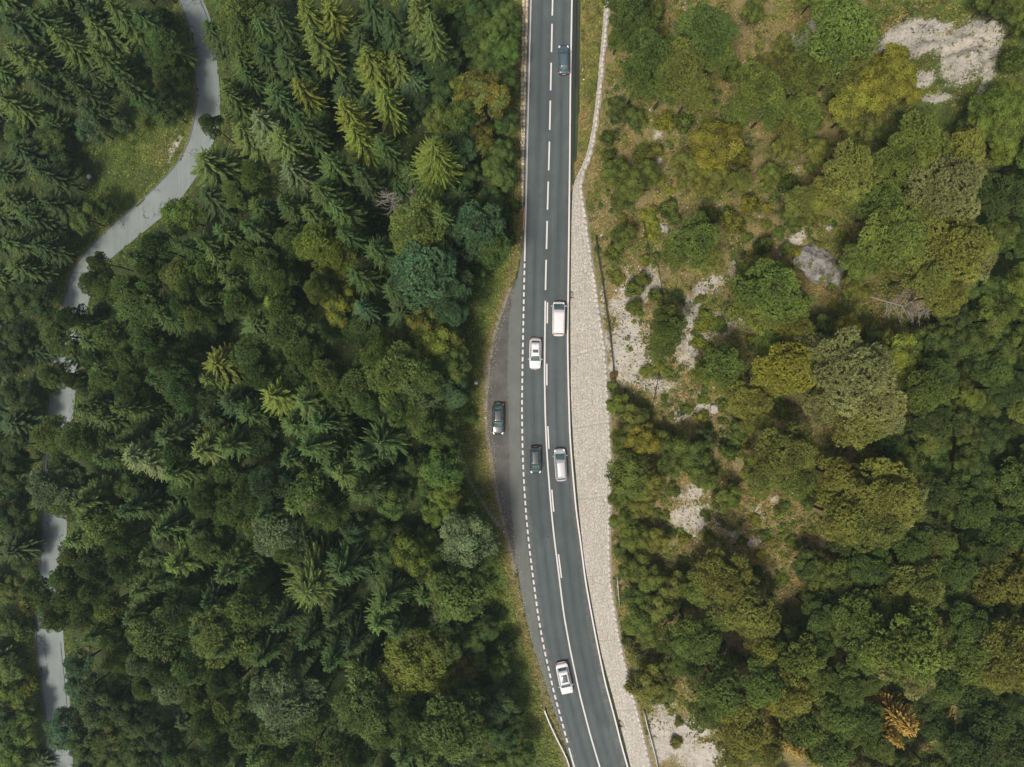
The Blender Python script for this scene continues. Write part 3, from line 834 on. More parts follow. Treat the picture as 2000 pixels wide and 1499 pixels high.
for i, (px, py, lb) in enumerate(((949, 817, 'tiny white stone on grass level with the parked black car'), (923, 786, 'tiny white stone on grass above left of the parked black car'),
                      (892, 804, 'tiny pale stone at the forest edge beside the dirt track'), (869, 817, 'tiny pale stone at the upper end of the dirt track'),
                      (984, 1039, 'tiny white stone between dirt track end and lay-by'), (1140, 156, 'tiny white stone on brown verge below the marker post'), (961, 1032, 'tiny pale stone below the end of the dirt track'))):
    boulder('pebble', px, py, .14, .13, .12, M['white'], lb, seed=20 + i, cat='stone', sub=2)
# white ball in the clearing
x, y, z = ground_at(176, 346)
bm = bmesh.new(); bmesh.ops.create_uvsphere(bm, u_segments=24, v_segments=14, radius=.42)
for v in bm.verts: v.co.z *= .92
me = bpy.data.meshes.new('ball'); bm.to_mesh(me); bm.free()
tag(link('white_ball', me, M['white'], None, (x, y, z + .34), smooth=True), 'round white ball lying in the grassy clearing left of the lower road', 'ball')

# ------------------------------------------------------------------ plants: meshes
def leaves(P, N, size, aspect, spread, g, T=None, var=None):
    """P centres, N normals (n,3); quads (rhombi) of length size*aspect"""
    n = len(P)
    N = N + g.normal(0, spread, (n, 3)); N /= np.linalg.norm(N, axis=1, keepdims=True) + 1e-9
    if T is None: T = g.normal(0, 1, (n, 3))
    T = T - N * (T * N).sum(1, keepdims=True); T /= np.linalg.norm(T, axis=1, keepdims=True) + 1e-9
    B = np.cross(N, T)
    s = size * g.uniform(.6, 1.35, (n, 1))
    a = s * aspect * .5; b = s * .5
    V = np.stack([P - T * a, P + B * b, P + T * a, P - B * b], 1).reshape(-1, 3)
    Fq = np.arange(n * 4).reshape(n, 4)
    r1 = g.random(n) if var is None else var[:, 0]; r2 = g.random(n) if var is None else var[:, 1]
    C = np.stack([r1, r2, np.zeros(n), np.ones(n)], 1).repeat(4, 0)
    return V, Fq, C
def unit(v): return v / (np.linalg.norm(v, axis=-1, keepdims=True) + 1e-9)

def tubes_np(lines, n=5):
    mb = MB()
    for pts, rad in lines: mb.tube(pts, rad, n, cap=False)
    return mesh_py('wood', mb.V, mb.F)

def make_spruce(seed, H=22.0, RB=3.1, lush=1.0, droopy=1.0, dens=1.0):
    g = np.random.default_rng(seed); r = random.Random(seed)
    PP = []; TT = []; VV = []; NN = []; lines = []
    lean = (r.uniform(-.3, .3), r.uniform(-.3, .3))
    lines.append(([(0, 0, -1.5), (0, 0, H * .3), (lean[0] * .5, lean[1] * .5, H * .65), (lean[0], lean[1], H * 1.0)], [.24, .2, .12, .02]))
    z = H * .985; base = H * r.uniform(.24, .36)
    asym = r.uniform(0, 6.28)
    while z > base:
        t = (H - z) / (H - base)
        Rr = RB * (t ** .62) * (1.0 if t < .7 else 1 - (t - .7) * 1.0)
        nb = int((5 + 4.5 * min(1, t * 2.0)) * (1 if t < .12 else dens)); ph = r.uniform(0, 6.28)
        cx, cy = lean[0] * (z / H), lean[1] * (z / H)
        for b in range(nb):
            a = ph + 6.283 * b / nb + r.uniform(-.22, .22)
            L = max(.3, Rr * r.uniform(.62, 1.22) * (1 + .12 * math.cos(a - asym)))
            if r.random() < .07: continue
            droop = r.uniform(.30, .60) * (1 + t * .35) * droopy
            d = np.array([math.cos(a), math.sin(a)]); m = max(3, int(L / .12))
            s = np.linspace(.06, 1, m)
            zz = z + r.uniform(-.15, .15) - droop * L * s + .34 * L * s ** 3
            bp = np.stack([cx + d[0] * L * s, cy + d[1] * L * s, zz], 1)
            if L > 1.2 and b % 2 == 0: lines.append(([(cx, cy, z), tuple(bp[m // 2]), tuple(bp[-1])], [.035, .025, .01]))
            tw = (.16 + .34 * np.sin(np.pi * np.clip(s * .80 + .10, 0, 1)) ** .8) * min(1, .35 + L * .26) * lush
            tw = .86 * tw * (1 - .6 * s ** 4); v0 = r.uniform(-.20, .20)
            for side in (-1, 1, 0, 2):
                if side in (0, 2):
                    dirv = np.stack([np.full(m, d[0]), np.full(m, d[1]), np.full(m, -.05 if side == 0 else -1.1)], 1)
                    c = bp + (np.array([0, 0, .06]) if side == 0 else np.array([0, 0, -.12])); ln = np.full(m, .24 if side == 0 else .3)
                else:
                    perp = np.array([-d[1], d[0]]) * side
                    dirv = unit(np.stack([perp[0] * .75 + d[0] * .75 + g.normal(0, .12, m), perp[1] * .75 + d[1] * .75 + g.normal(0, .12, m), g.uniform(-.85, -.25, m)], 1))
                    c = bp + dirv * (tw * .5)[:, None]; ln = tw
                PP.append(c); TT.append(unit(dirv)); up = np.zeros((m, 3)); up[:, 2] = 1; up[:, :2] = d * .35
                NN.append(up)
                bright = np.clip(.18 + .50 * s + v0 + g.uniform(-.16, .16, m) + (.30 if side == 0 else 0) - (.2 if side == 2 else 0), 0, 1)  # painted light: ridge sprays and tips lighter, hanging and inner sprays darker
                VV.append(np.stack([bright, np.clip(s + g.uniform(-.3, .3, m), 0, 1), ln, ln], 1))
        z -= (.34 + .62 * t) * r.uniform(.8, 1.2) / dens ** .5
    P = np.concatenate(PP); N = np.concatenate(NN); Td = np.concatenate(TT); VA = np.concatenate(VV)
    n = len(P); N = unit(N + g.normal(0, .35, (n, 3))); Td = unit(Td + g.normal(0, .16, (n, 3))); Td = unit(Td - N * (Td * N).sum(1, keepdims=True)); B = np.cross(N, Td)
    L = VA[:, 2:3] * g.uniform(.7, 1.4, (n, 1)); wd = np.clip(L * .20, .045, .10)
    V = np.stack([P - Td * L * .55, P - Td * L * .1 + B * wd, P + Td * L * .6, P - Td * L * .1 - B * wd], 1).reshape(-1, 3)
    C = np.stack([VA[:, 0], VA[:, 1], np.zeros(n), np.ones(n)], 1).repeat(4, 0)
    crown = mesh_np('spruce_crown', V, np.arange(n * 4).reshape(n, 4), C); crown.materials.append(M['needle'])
    wood = tubes_np(lines, 6); wood.materials.append(M['bark'])
    return dict(crown=crown, trunk=wood, H=H, R=RB)

def puff_points(centers, radii, n, g, up=.25, flat=.8):
    """leaf positions on the shells of many puffs, those buried in another puff removed"""
    K = len(centers); w = radii ** 2; w = w / w.sum()
    k = g.choice(K, n, p=w)
    d = unit(g.normal(0, 1, (n, 3)) + np.array([0, 0, up]))
    q_ = centers[k] + d * radii[k][:, None]
    lump = fbm(q_[:, 0] * 1.0 + q_[:, 2] * .7 + 20, q_[:, 1] * 1.0 - q_[:, 2] * .5 + 40, .9, 3, 3)
    rr = radii[k] * (.58 + .86 * lump) * g.uniform(.86, 1.12, n)
    off = d * rr[:, None]; off[:, 2] *= flat
    P = centers[k] + off
    keep = np.ones(n, bool)
    for j in range(K):
        q = P - centers[j]; q[:, 2] /= flat
        keep &= ~((np.linalg.norm(q, axis=1) < radii[j] * .74) & (k != j))
    return P[keep], d[keep], k[keep]

def make_round(seed, kind, H, RB, nclump, nleaf, lsize, asp, depth=1.25, zc=.74, tuft=0, mat='leaf', flat=.8, cr=(.30, .46), wobble=.25, sepf=.95, taper=0.0):
    g = np.random.default_rng(seed); r = random.Random(seed)
    base_c = np.array([r.uniform(-.4, .4), r.uniform(-.4, .4), H * zc])
    C = []; Rr = []
    sx, sy = r.uniform(.88, 1.12), r.uniform(.88, 1.12)
    tries = 0
    while len(C) < nclump and tries < 4000:
        tries += 1
        d = unit(g.normal(0, 1, 3)); d[2] = abs(d[2]) * 1.0 - (.35 if r.random() < .5 else 0)
        rad = r.uniform(.35, 1.05) ** .45
        p = base_c + np.array([d[0] * RB * sx * .80 * rad, d[1] * RB * sy * .80 * rad, d[2] * RB * depth * .80 * rad])
        p[:2] = base_c[:2] + (p[:2] - base_c[:2]) * (1 - taper * max(0, d[2]))
        p += g.normal(0, wobble * .3, 3)
        cr_ = RB * r.uniform(*cr) * (1.0 - .15 * rad)
        if all(np.linalg.norm(p - q) > sepf * cr_ for q in C): C.append(p); Rr.append(cr_)
    C = np.array(C); Rr = np.array(Rr)
    # top crowned clump
    C = np.vstack([C, base_c + np.array([0, 0, RB * depth * .62])]); Rr = np.append(Rr, RB * .34)
    cl_var = g.uniform(-.28, .28, len(C))
    if tuft:
        Pt, dt, kt = puff_points(C, Rr, nleaf // tuft, g, up=.45, flat=flat)
        m = len(Pt)
        i = np.arange(m).repeat(tuft)
        dd = unit(dt[i] * 1.0 + g.normal(0, .62, (m * tuft, 3)))
        P = Pt[i] + dd * (lsize * asp * .42)
        tv = g.uniform(0, 1, m)
        br = np.clip(.42 + cl_var[kt[i]] + .42 * (tv[i] - .5) + g.uniform(-.12, .12, m * tuft) + .12 * dd[:, 2], 0, 1)  # upward needles coloured lighter, as if facing the sun
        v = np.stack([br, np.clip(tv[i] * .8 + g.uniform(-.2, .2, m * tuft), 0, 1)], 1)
        Nn = unit(np.cross(dd, g.normal(0, 1, (m * tuft, 3))) + dt[i] * .5)
        V, Fq, Cc = leaves(P, Nn, lsize, asp, .1, g, T=dd, var=v)
    else:
        P, d, k = puff_points(C, Rr, nleaf, g, up=.35, flat=flat)
        n = len(P)
        P = P + g.normal(0, .16, (n, 3))
        sp = fbm(P[:, 0] * 2 + 50, P[:, 1] * 2 + P[:, 2] * 1.3, 1.1, seed, 2)
        keep = g.random(n) < np.clip(sstep(.30, .5, sp) + .15, 0, 1)
        P = P[keep]; d = d[keep]; k = k[keep]; sp = sp[keep]; n = len(P)
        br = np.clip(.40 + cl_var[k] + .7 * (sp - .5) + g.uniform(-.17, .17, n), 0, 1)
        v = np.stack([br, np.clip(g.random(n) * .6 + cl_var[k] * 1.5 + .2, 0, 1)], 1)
        V, Fq, Cc = leaves(P, d + np.array([0, 0, .35]), lsize, asp, .55, g, var=v)
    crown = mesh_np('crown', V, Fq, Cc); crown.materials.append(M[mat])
    lines = [([(0, 0, -1.5), (r.uniform(-.15, .15), r.uniform(-.15, .15), H * .35), (base_c[0] * .7, base_c[1] * .7, H * .62), tuple(base_c + np.array([0, 0, RB * .5]))], [.20 * H / 20 + .03, .16 * H / 20 + .02, .11, .04])]
    trunk_top = np.array([base_c[0] * .8, base_c[1] * .8])
    for p in C:
        zj = max(H * .35, p[2] - np.linalg.norm(p[:2] - trunk_top) * r.uniform(.5, 1.0) - .4)
        s0 = np.array([base_c[0] * .7 * zj / H, base_c[1] * .7 * zj / H, zj]); mid = (s0 + p) / 2 + g.normal(0, .18, 3) + np.array([0, 0, -.1])
        lines.append(([tuple(s0), tuple(mid), tuple(p), tuple(p + (p - mid) * .35)], [.085, .06, .035, .012]))
        for q in range(2):
            e = p + unit(g.normal(0, 1, 3) + np.array([0, 0, .5])) * RB * .28
            lines.append(([tuple(mid * .4 + p * .6), tuple((p + e) / 2 + g.normal(0, .06, 3)), tuple(e)], [.035, .02, .008]))
    wood = tubes_np(lines, 5)
    wood.materials.append(M['bark_red'] if kind == 'pine' else M['bark'])
    return dict(crown=crown, trunk=wood, H=H, R=RB)

SPR = [make_spruce(11 + i, 22, 3.1 + .3 * (i % 2), (1.0, .85, 1.15, .95, 1.05)[i], (1, 1.25, .8, 1.1, .9)[i]) for i in range(5)]
PIN = [make_round(31 + i, 'pine', 20, 3.4, (26, 32, 24, 30, 28)[i], 30000, .098, 2.8, depth=(1.4, 1.75, 1.3, 1.9, 1.6)[i], zc=.70, taper=.38, tuft=8, mat='needle', cr=(.20, .34)) for i in range(5)]
BRD = [make_round(51 + i, 'broadleaf', 15, 3.4, (30, 40, 26, 34)[i], 26000, .155, 1.6, depth=(1.15, 1.35, 1.0, 1.25)[i], zc=.68, mat='leaf', cr=(.16, .32)) for i in range(4)]
SHR = [make_round(71 + i, 'shrub', 2.6, 1.5, (9, 12, 8)[i], 3200, .17, 1.5, depth=.8, zc=.42, mat='leaf', cr=(.30, .48), wobble=.5) for i in range(3)]
SPW = [make_spruce(91 + i, 22, 5.4, .95, .8, 2.0) for i in range(2)]
def larch():
    d = make_spruce(97, 14, 3.6, .62, .6, 2.2); return d
LAR = [larch()]

def make_dead(seed, H, RB, spread_up=.2, nb=46, r0=.16, top_only=.45):
    g = np.random.default_rng(seed); r = random.Random(seed); lines = []
    lines.append(([(0, 0, -1), (r.uniform(-.2, .2), 0, H * .5), (r.uniform(-.3, .3), r.uniform(-.3, .3), H)], [r0, r0 * .7, .02]))
    for i in range(nb):
        z = H * r.uniform(top_only, .98); a = r.uniform(0, 6.28); L = RB * (1.15 - (z / H - top_only) / (1 - top_only) * .75) * r.uniform(.5, 1.1)
        p0 = np.array([0, 0, z]); d = np.array([math.cos(a), math.sin(a), r.uniform(-.1, .5) + spread_up])
        p1 = p0 + d * L * .5 + g.normal(0, .1, 3); p2 = p0 + d * L + g.normal(0, .2, 3)
        lines.append(([tuple(p0), tuple(p1), tuple(p2)], [.045, .032, .010]))
        for q in range(4):
            s = p1 + (p2 - p1) * r.uniform(-.3, .9); e = s + unit(d + g.normal(0, .6, 3)) * L * .32
            lines.append(([tuple(s), tuple((s + e) / 2 + g.normal(0, .05, 3)), tuple(e)], [.022, .015, .006]))
    return lines

# ------------------------------------------------------------------ plants: where they stand
#      kind: S spruce, P pine, B broadleaf, L larch, Q small shrub ; px, py = where the crown shows, r = crown radius in photo pixels
TINT = {'dk': (.052, .098, .030), 'dg': (.074, .134, .034), 'md': (.105, .170, .040), 'ol': (.145, .190, .046), 'yo': (.190, .225, .036), 'pg': (.170, .215, .095), 'bl': (.078, .148, .066),
        'lg': (.130, .215, .042), 'yl': (.32, .31, .03), 'or': (.28, .22, .035), 'yg': (.21, .26, .035), 'gd': (.36, .29, .09), 'rd': (.30, .075, .02)}
TW = {'dk': 'very dark green', 'dg': 'dark green', 'md': 'mid green', 'ol': 'olive green', 'yo': 'yellowish olive', 'pg': 'pale grey-green', 'bl': 'bluish green', 'lg': 'fresh green',
      'yl': 'yellow', 'or': 'orange-brown', 'yg': 'yellow-green', 'gd': 'golden', 'rd': 'red-tinged'}
T = """
S 18 92 34 ol;S 5 190 34 ol;S 62 22 34 dg;S 105 60 34 md;S 170 38 36 ol;S 185 100 30 md;S 215 10 34 md;S 262 20 30 dg;B 315 42 30 dk;B 300 110 30 dk;S 232 150 28 dg;B 320 205 36 dg;B 285 195 28 dg
S 334 84 34 ol;S 402 52 30 dk;S 150 0 32 dk;S 125 150 28 dk;S 60 150 28 dk;S 5 30 34 dk;B 240 245 18 bl;P 405 236 20 ol;S 392 308 46 ol;B 352 418 42 lg;B 158 425 34 md;B 200 405 20 dg;B 120 330 26 dk
S 30 290 34 dk;S 70 330 30 dk;S 8 385 34 dg;S 45 420 32 dk;S 90 390 26 dk;S 15 470 34 dg;S 70 480 30 dk;S 28 520 34 dg;B 95 440 22 dk;B 60 560 32 dk;B 20 600 34 dg;B 85 600 26 dk;B 30 660 32 dk;B 12 700 34 dk;S 60 690 26 dk
B 28 705 14 yl;B 30 770 34 dk;B 65 800 26 dk;S 10 830 36 dk;B 40 870 30 dk;B 60 900 24 dg;B 15 930 34 dk;B 45 960 26 dk;B 12 1010 34 dk;B 45 1030 24 dk;S 15 1080 34 dk;B 50 1090 22 dk;B 20 1150 26 ol;B 45 1180 18 or;B 18 1215 24 md;B 40 1240 18 ol
P 462 22 38 ol;P 470 60 40 ol;P 480 5 36 ol;P 468 112 34 md;S 436 160 26 ol;S 500 35 36 dg;S 478 140 36 dg;S 440 180 30 md;S 535 20 34 dk;S 545 95 34 dk;S 500 90 30 dk
S 590 8 36 yo;S 640 12 40 yo;S 612 60 32 ol;S 535 178 38 dg;S 578 158 32 yo;S 505 230 46 pg;S 540 270 40 ol;S 560 320 34 pg;S 580 230 30 dg;S 470 250 34 ol;P 490 330 30 md;S 668 202 36 yo;S 690 250 30 yo
S 715 104 36 yo;S 748 180 34 yg;S 770 108 26 ol;S 740 110 30 yo;S 720 0 36 dk;S 760 30 32 dk;S 700 60 30 dk;S 812 4 36 ol;S 840 30 30 ol;B 810 92 36 bl;S 640 312 40 dg;S 620 365 40 dg;S 660 400 36 dg
S 843 284 58 yo;B 877 228 28 dg;B 943 205 56 or;B 905 230 36 md;B 898 165 24 yl;B 865 180 30 dg;B 925 260 40 or;B 860 240 34 ol;S 740 270 30 dg;S 700 330 28 dk;B 780 220 30 dk;B 830 200 26 dk
B 925 22 34 dg;B 960 60 36 lg;B 985 110 32 lg;B 955 130 30 md;B 990 30 26 md;B 965 15 26 dg;B 935 90 28 md;B 985 170 30 md;B 905 60 30 dk;B 880 110 26 dk;B 998 60 22 lg;B 990 235 26 md;B 975 300 30 md;B 990 350 24 md
P 820 445 56 ol;P 800 410 34 md;P 860 420 34 md;P 840 490 40 md;P 932 445 46 bl;P 955 480 34 md;B 948 388 20 or;B 895 412 14 or;B 965 340 30 ol;B 1000 300 16 md;B 880 345 24 md;B 960 400 30 dg;B 1003 400 12 dg;B 915 340 24 dg
P 830 535 60 bl;P 870 560 42 bl;P 805 500 34 md;P 880 605 28 bl;B 880 640 26 lg;B 925 545 26 dg;B 890 600 26 dg;B 960 505 20 md;B 945 500 22 dg;B 990 470 18 dg;B 985 430 16 dg;B 920 490 26 dk
P 610 470 40 yo;P 650 500 36 yo;P 565 470 34 md;P 520 520 38 md;P 480 500 34 md;P 500 560 34 md;P 545 545 30 ol;B 658 592 40 yl;P 620 560 26 ol;S 704 600 26 bl;P 540 600 34 ol;S 525 590 30 yg;P 560 650 42 ol;P 590 690 34 md;S 690 530 32 dg;S 730 480 36 dg;S 760 560 30 dk
S 670 450 32 dg;S 600 410 30 md;S 550 390 32 dg;S 500 400 34 dg;P 480 440 32 dg;P 430 450 34 dg;P 390 470 30 dg;P 420 500 34 md;P 340 470 26 dg;P 300 480 28 dg;P 460 590 32 md;P 440 540 30 md
P 186 508 24 ol;P 172 550 28 ol;P 200 560 34 ol;P 265 595 50 md;P 240 570 34 md;P 310 620 34 dg;P 250 500 28 dg;P 290 530 30 md;P 345 535 36 ol;P 365 560 30 md;P 378 620 26 ol;P 400 590 30 dg;P 350 600 26 dg;P 400 530 28 md
P 108 655 44 ol;P 140 630 32 md;P 165 665 36 md;P 205 655 38 md;P 180 700 34 dg;P 92 732 32 ol;P 135 742 22 ol;P 205 735 44 md;P 190 720 28 md;P 250 700 34 dg;P 285 670 34 dg;P 250 760 32 dg;P 225 800 30 md;P 130 620 26 dg;P 290 740 26 dk
P 92 850 40 ol;P 130 860 40 ol;P 170 870 36 md;P 112 905 32 md;P 65 905 26 dg;S 160 800 34 dg;S 195 820 32 dg;S 178 786 24 dk;P 335 720 44 md;P 355 760 38 dg;P 310 705 26 md;S 420 712 44 yo;S 400 740 30 ol;P 485 700 42 md;P 500 730 30 dg;S 440 790 34 dk
P 310 855 40 dg;P 340 890 30 dg;S 350 842 44 pg;S 390 880 44 ol;P 430 870 38 md;S 255 890 40 pg;S 290 910 40 pg;S 330 930 34 md;S 215 870 30 dg;S 400 820 30 dk;B 262 955 34 dg;B 243 968 16 yg;B 300 970 30 dg;S 190 900 30 dg
P 110 955 50 pg;P 150 985 40 md;P 112 985 34 md;P 50 1000 30 ol;P 195 1025 50 ol;P 160 1020 34 md;P 230 1060 34 md;P 240 1000 34 dg;P 310 1040 38 md;P 320 1055 30 pg;P 400 1065 44 ol;P 375 1040 30 dg;P 440 930 34 dg;P 400 980 36 md;P 445 1000 34 md
S 480 810 36 dg;S 525 775 44 yo;S 560 830 36 md;S 590 790 46 md;S 620 830 40 dg;P 640 735 36 ol;P 655 770 34 md;P 690 750 46 ol;P 715 780 34 md;P 770 735 56 ol;P 735 700 34 ol;P 745 680 26 yo;P 800 770 38 pg;P 830 740 34 ol;P 775 790 36 md
B 822 632 36 or;B 855 690 50 yo;B 880 720 36 ol;B 800 670 30 yo;B 872 765 46 bl;B 898 768 24 dg;B 830 820 46 ol;B 860 845 34 md;B 790 830 30 md;S 740 865 46 dg;S 700 900 34 dg;S 600 872 44 dg;S 640 910 34 dg;S 665 925 40 md;S 700 960 34 dg;S 560 900 34 dg
B 858 915 44 lg;B 885 920 24 yg;B 870 960 36 yg;B 830 960 30 md;B 888 985 30 ol;B 850 1005 30 yg;B 810 910 26 dg;B 780 930 30 dk;B 770 980 34 md;B 735 940 30 dg;B 880 870 22 md;B 912 1010 26 dg
P 600 965 46 md;P 570 990 36 md;P 635 1000 36 md;P 520 950 36 bl;P 480 970 34 md;P 510 1010 30 dg;P 530 1040 52 pg;P 495 1030 34 ol;P 560 1070 34 md;B 688 1028 32 bl;B 730 1040 30 dg;B 650 1050 26 dk
S 598 1158 80 ol;S 660 1120 44 dg;B 805 1090 42 yg;B 785 1060 26 yl;B 800 1050 18 or;B 830 1060 30 ol;B 765 1090 34 dg;B 790 1130 28 yo;B 905 1062 60 pg;B 860 1090 30 lg;P 895 1155 52 ol;B 855 1150 34 ol;B 830 1110 30 md;P 930 1130 34 ol;S 745 1180 36 md;S 738 1225 40 md;S 770 1240 30 dg
B 812 1290 66 yo;B 800 1240 44 ol;B 860 1260 44 ol;B 850 1320 40 yo;B 790 1330 34 ol;B 870 1220 34 dg;B 908 1312 26 gd;B 935 1290 22 ol;B 972 1308 24 lg;B 925 1250 28 md;B 950 1230 26 dg;B 980 1270 20 dg;B 900 1360 28 dg;B 940 1340 26 dk
P 715 1395 58 ol;S 700 1340 40 ol;P 740 1440 36 ol;P 565 1370 60 pg;P 525 1360 40 pg;P 600 1410 36 ol;P 545 1430 36 ol;P 795 1410 34 ol;P 810 1450 28 md;P 875 1400 60 ol;P 850 1440 40 ol;P 910 1370 34 md;P 920 1450 34 ol;B 960 1380 40 dk;B 1000 1400 28 dk;B 985 1440 34 dg;B 1020 1470 30 dg;B 970 1490 30 yo
P 650 1480 40 ol;P 690 1490 30 dg;S 780 1490 36 dg;S 830 1495 30 md;P 600 1490 34 md;P 540 1490 34 ol;S 640 1300 34 dg;S 590 1260 36 dk;S 680 1270 30 dk;S 560 1310 30 dk;S 500 1290 34 dg;S 640 1220 30 dk;S 540 1220 32 dk
S 330 1110 38 lg;S 300 1140 30 dg;S 430 1130 38 dg;S 460 1095 30 md;P 300 1235 52 ol;P 350 1200 40 dg;P 330 1270 36 ol;P 450 1235 58 ol;P 480 1190 44 md;P 490 1270 36 ol;P 420 1280 30 dg;P 400 1180 34 dk;P 380 1240 30 dg
P 140 1055 34 md;P 130 1090 36 ol;P 118 1135 34 md;P 60 1150 30 dg;P 92 1185 32 md;P 125 1165 34 ol;P 165 1110 34 dg;P 175 1160 34 md;P 205 1190 36 ol;P 160 1210 34 ol;P 110 1215 26 ol;P 100 1212 26 ol;P 230 1110 34 dg;P 260 1160 34 md;P 250 1210 34 dg;P 215 1245 32 md;P 170 1250 28 md;P 280 1090 30 dg
P 225 1290 30 ol;P 270 1300 34 pg;P 310 1320 34 ol;P 360 1310 36 md;P 330 1350 32 pg;P 280 1345 28 ol;P 375 1370 36 ol;P 400 1420 32 ol;P 420 1340 30 dg;P 440 1390 40 ol;P 470 1440 40 ol;P 490 1490 32 md;P 430 1470 30 dg;B 235 1330 24 dg
B 165 1350 36 bl;B 190 1390 40 dg;B 130 1425 42 bl;B 165 1455 36 dg;B 215 1440 36 ol;B 250 1400 34 dk;B 200 1480 34 ol;B 260 1470 34 dg;B 310 1440 34 dk;B 345 1480 34 dg;B 290 1490 30 dk;B 240 1370 28 dk;B 380 1495 30 dg
B 30 1300 26 ol;B 15 1340 28 yg;B 45 1345 20 yo;B 10 1400 30 dg;B 50 1395 22 lg;B 30 1440 30 lg;B 15 1480 34 lg;B 55 1475 24 md;B 40 1410 16 yg
P 1215 45 44 dk;P 1250 80 34 dg;P 1205 85 26 dg;B 1270 25 30 md;P 1260 150 52 dg;P 1235 180 36 dg;P 1290 190 36 md;P 1320 150 50 ol;P 1345 190 36 ol;P 1370 75 52 dg;P 1400 110 36 md;P 1330 85 34 dg
B 1205 225 26 dk;B 1240 232 22 dg;B 1378 300 52 yo;B 1345 320 34 ol;B 1400 345 34 ol;B 1370 360 26 ol;P 1480 180 50 md;P 1500 215 36 md;P 1450 210 30 md;B 1195 345 30 md;B 1235 365 32 md;B 1210 390 24 dg;B 1260 345 26 md;B 1215 468 26 md;B 1195 490 16 md
P 1350 478 48 md;P 1320 500 30 md;P 1385 495 30 ol;P 1610 100 56 md;P 1650 75 40 md;P 1575 150 38 md;P 1640 140 36 ol;B 1735 145 48 yo;B 1700 180 44 yo;B 1655 225 44 yo;B 1690 240 34 ol;B 1745 190 30 yo
B 1940 215 42 lg;B 1975 200 34 lg;B 1910 250 36 md;B 1970 250 32 md;P 1760 290 46 md;P 1730 330 40 md;P 1800 310 36 ol;P 1870 300 42 ol;P 1880 340 34 ol;B 1938 302 28 lg;P 1640 340 46 ol;P 1680 325 30 md;P 1610 375 34 ol;P 1660 385 30 md;P 1575 385 30 ol
P 1825 385 54 pg;P 1865 400 42 ol;P 1790 420 40 ol;P 1845 440 36 pg;B 1880 392 18 yo;P 1740 400 36 md;P 1720 470 50 md;P 1680 500 36 md;P 1760 500 36 ol;P 1840 500 52 ol;P 1880 520 38 pg;P 1800 540 42 ol;P 1840 575 36 ol;B 1985 60 28 lg;B 1960 20 30 dg;B 1930 8 24 md;B 1990 110 20 dg
B 1980 560 44 lg;B 1955 600 34 dg;B 1990 630 30 md;P 1485 575 54 md;P 1450 595 44 md;P 1530 605 38 md;P 1500 620 40 ol;P 1505 535 34 ol;P 1470 540 34 md;P 1290 650 38 dg;P 1300 620 26 ol;P 1280 680 24 md;P 1413 715 44 md;P 1380 730 26 md;P 1430 745 30 ol
B 1245 560 18 md;B 1240 600 16 md;B 1260 545 14 ol;B 1285 575 14 md;P 1530 720 46 yo;P 1500 740 34 ol;P 1560 690 36 pg;P 1640 735 60 pg;P 1600 700 40 pg;P 1690 790 50 pg;P 1650 830 44 ol;P 1620 790 40 pg;P 1720 820 34 pg;B 1735 690 44 yg;B 1760 710 28 yg;B 1640 650 28 yo;B 1600 645 26 md;B 1690 660 26 md
P 1560 640 30 ol;P 1510 670 30 md;B 1875 775 30 lg;B 1808 852 34 md;B 1830 870 22 md;P 1530 880 46 ol;P 1500 920 36 ol;P 1550 930 34 md;P 1700 950 52 ol;P 1760 970 36 pg;P 1640 930 36 ol;P 1740 1000 38 pg;P 1690 1010 48 ol;P 1640 1010 44 ol;P 1780 1000 26 ol
B 1965 930 50 dg;B 1990 980 34 dg;B 1940 890 28 dk;B 1205 790 24 lg;B 1235 820 30 ol;B 1215 860 26 md;B 1250 860 34 yo;B 1230 925 44 md;B 1265 945 34 ol;B 1210 970 24 md;B 1250 980 26 ol;B 1345 885 42 md;B 1310 900 30 dg;B 1370 860 24 bl;B 1365 925 30 md;B 1295 865 24 md;P 1460 780 40 ol;P 1480 820 34 ol;B 1440 845 24 md;B 1430 880 20 md;P 1480 930 36 ol;B 1420 965 26 md
B 1215 1010 26 md;B 1240 1045 30 lg;B 1215 1075 22 md;B 1280 1050 26 ol;B 1240 1105 32 md;B 1270 1130 26 md;B 1240 1160 26 dg;B 1245 1200 34 md;B 1260 1235 26 md;B 1290 1180 32 ol;B 1320 1140 28 ol;B 1225 1250 14 dg;B 1250 1285 18 pg;B 1262 1295 12 yl;B 1265 1330 36 ol;B 1245 1350 18 yo;B 1295 1345 26 md;B 1310 1300 26 md
P 1395 1110 50 ol;P 1430 1140 44 ol;P 1370 1150 34 md;P 1450 1180 50 ol;P 1480 1210 40 ol;P 1420 1200 34 md;P 1350 1225 46 dg;P 1310 1240 34 dg;P 1380 1270 36 md;P 1350 1300 30 dg;P 1400 1330 50 dg;P 1430 1370 44 ol;P 1380 1390 36 md;P 1450 1420 50 ol;P 1490 1450 40 ol;P 1440 1480 36 ol;P 1480 1320 46 md;P 1520 1360 38 yo;P 1500 1270 30 ol
P 1770 1130 44 ol;P 1740 1150 40 ol;P 1800 1150 30 ol;P 1710 1110 34 dg;P 1720 1225 62 md;P 1670 1200 44 md;P 1760 1190 42 md;P 1800 1230 38 ol;P 1740 1270 50 pg;P 1690 1260 40 md;P 1800 1270 34 md;P 1560 1280 38 md;P 1590 1320 34 md;P 1540 1340 40 ol;P 1600 1260 30 dg;P 1650 1330 36 dg;P 1690 1320 30 md
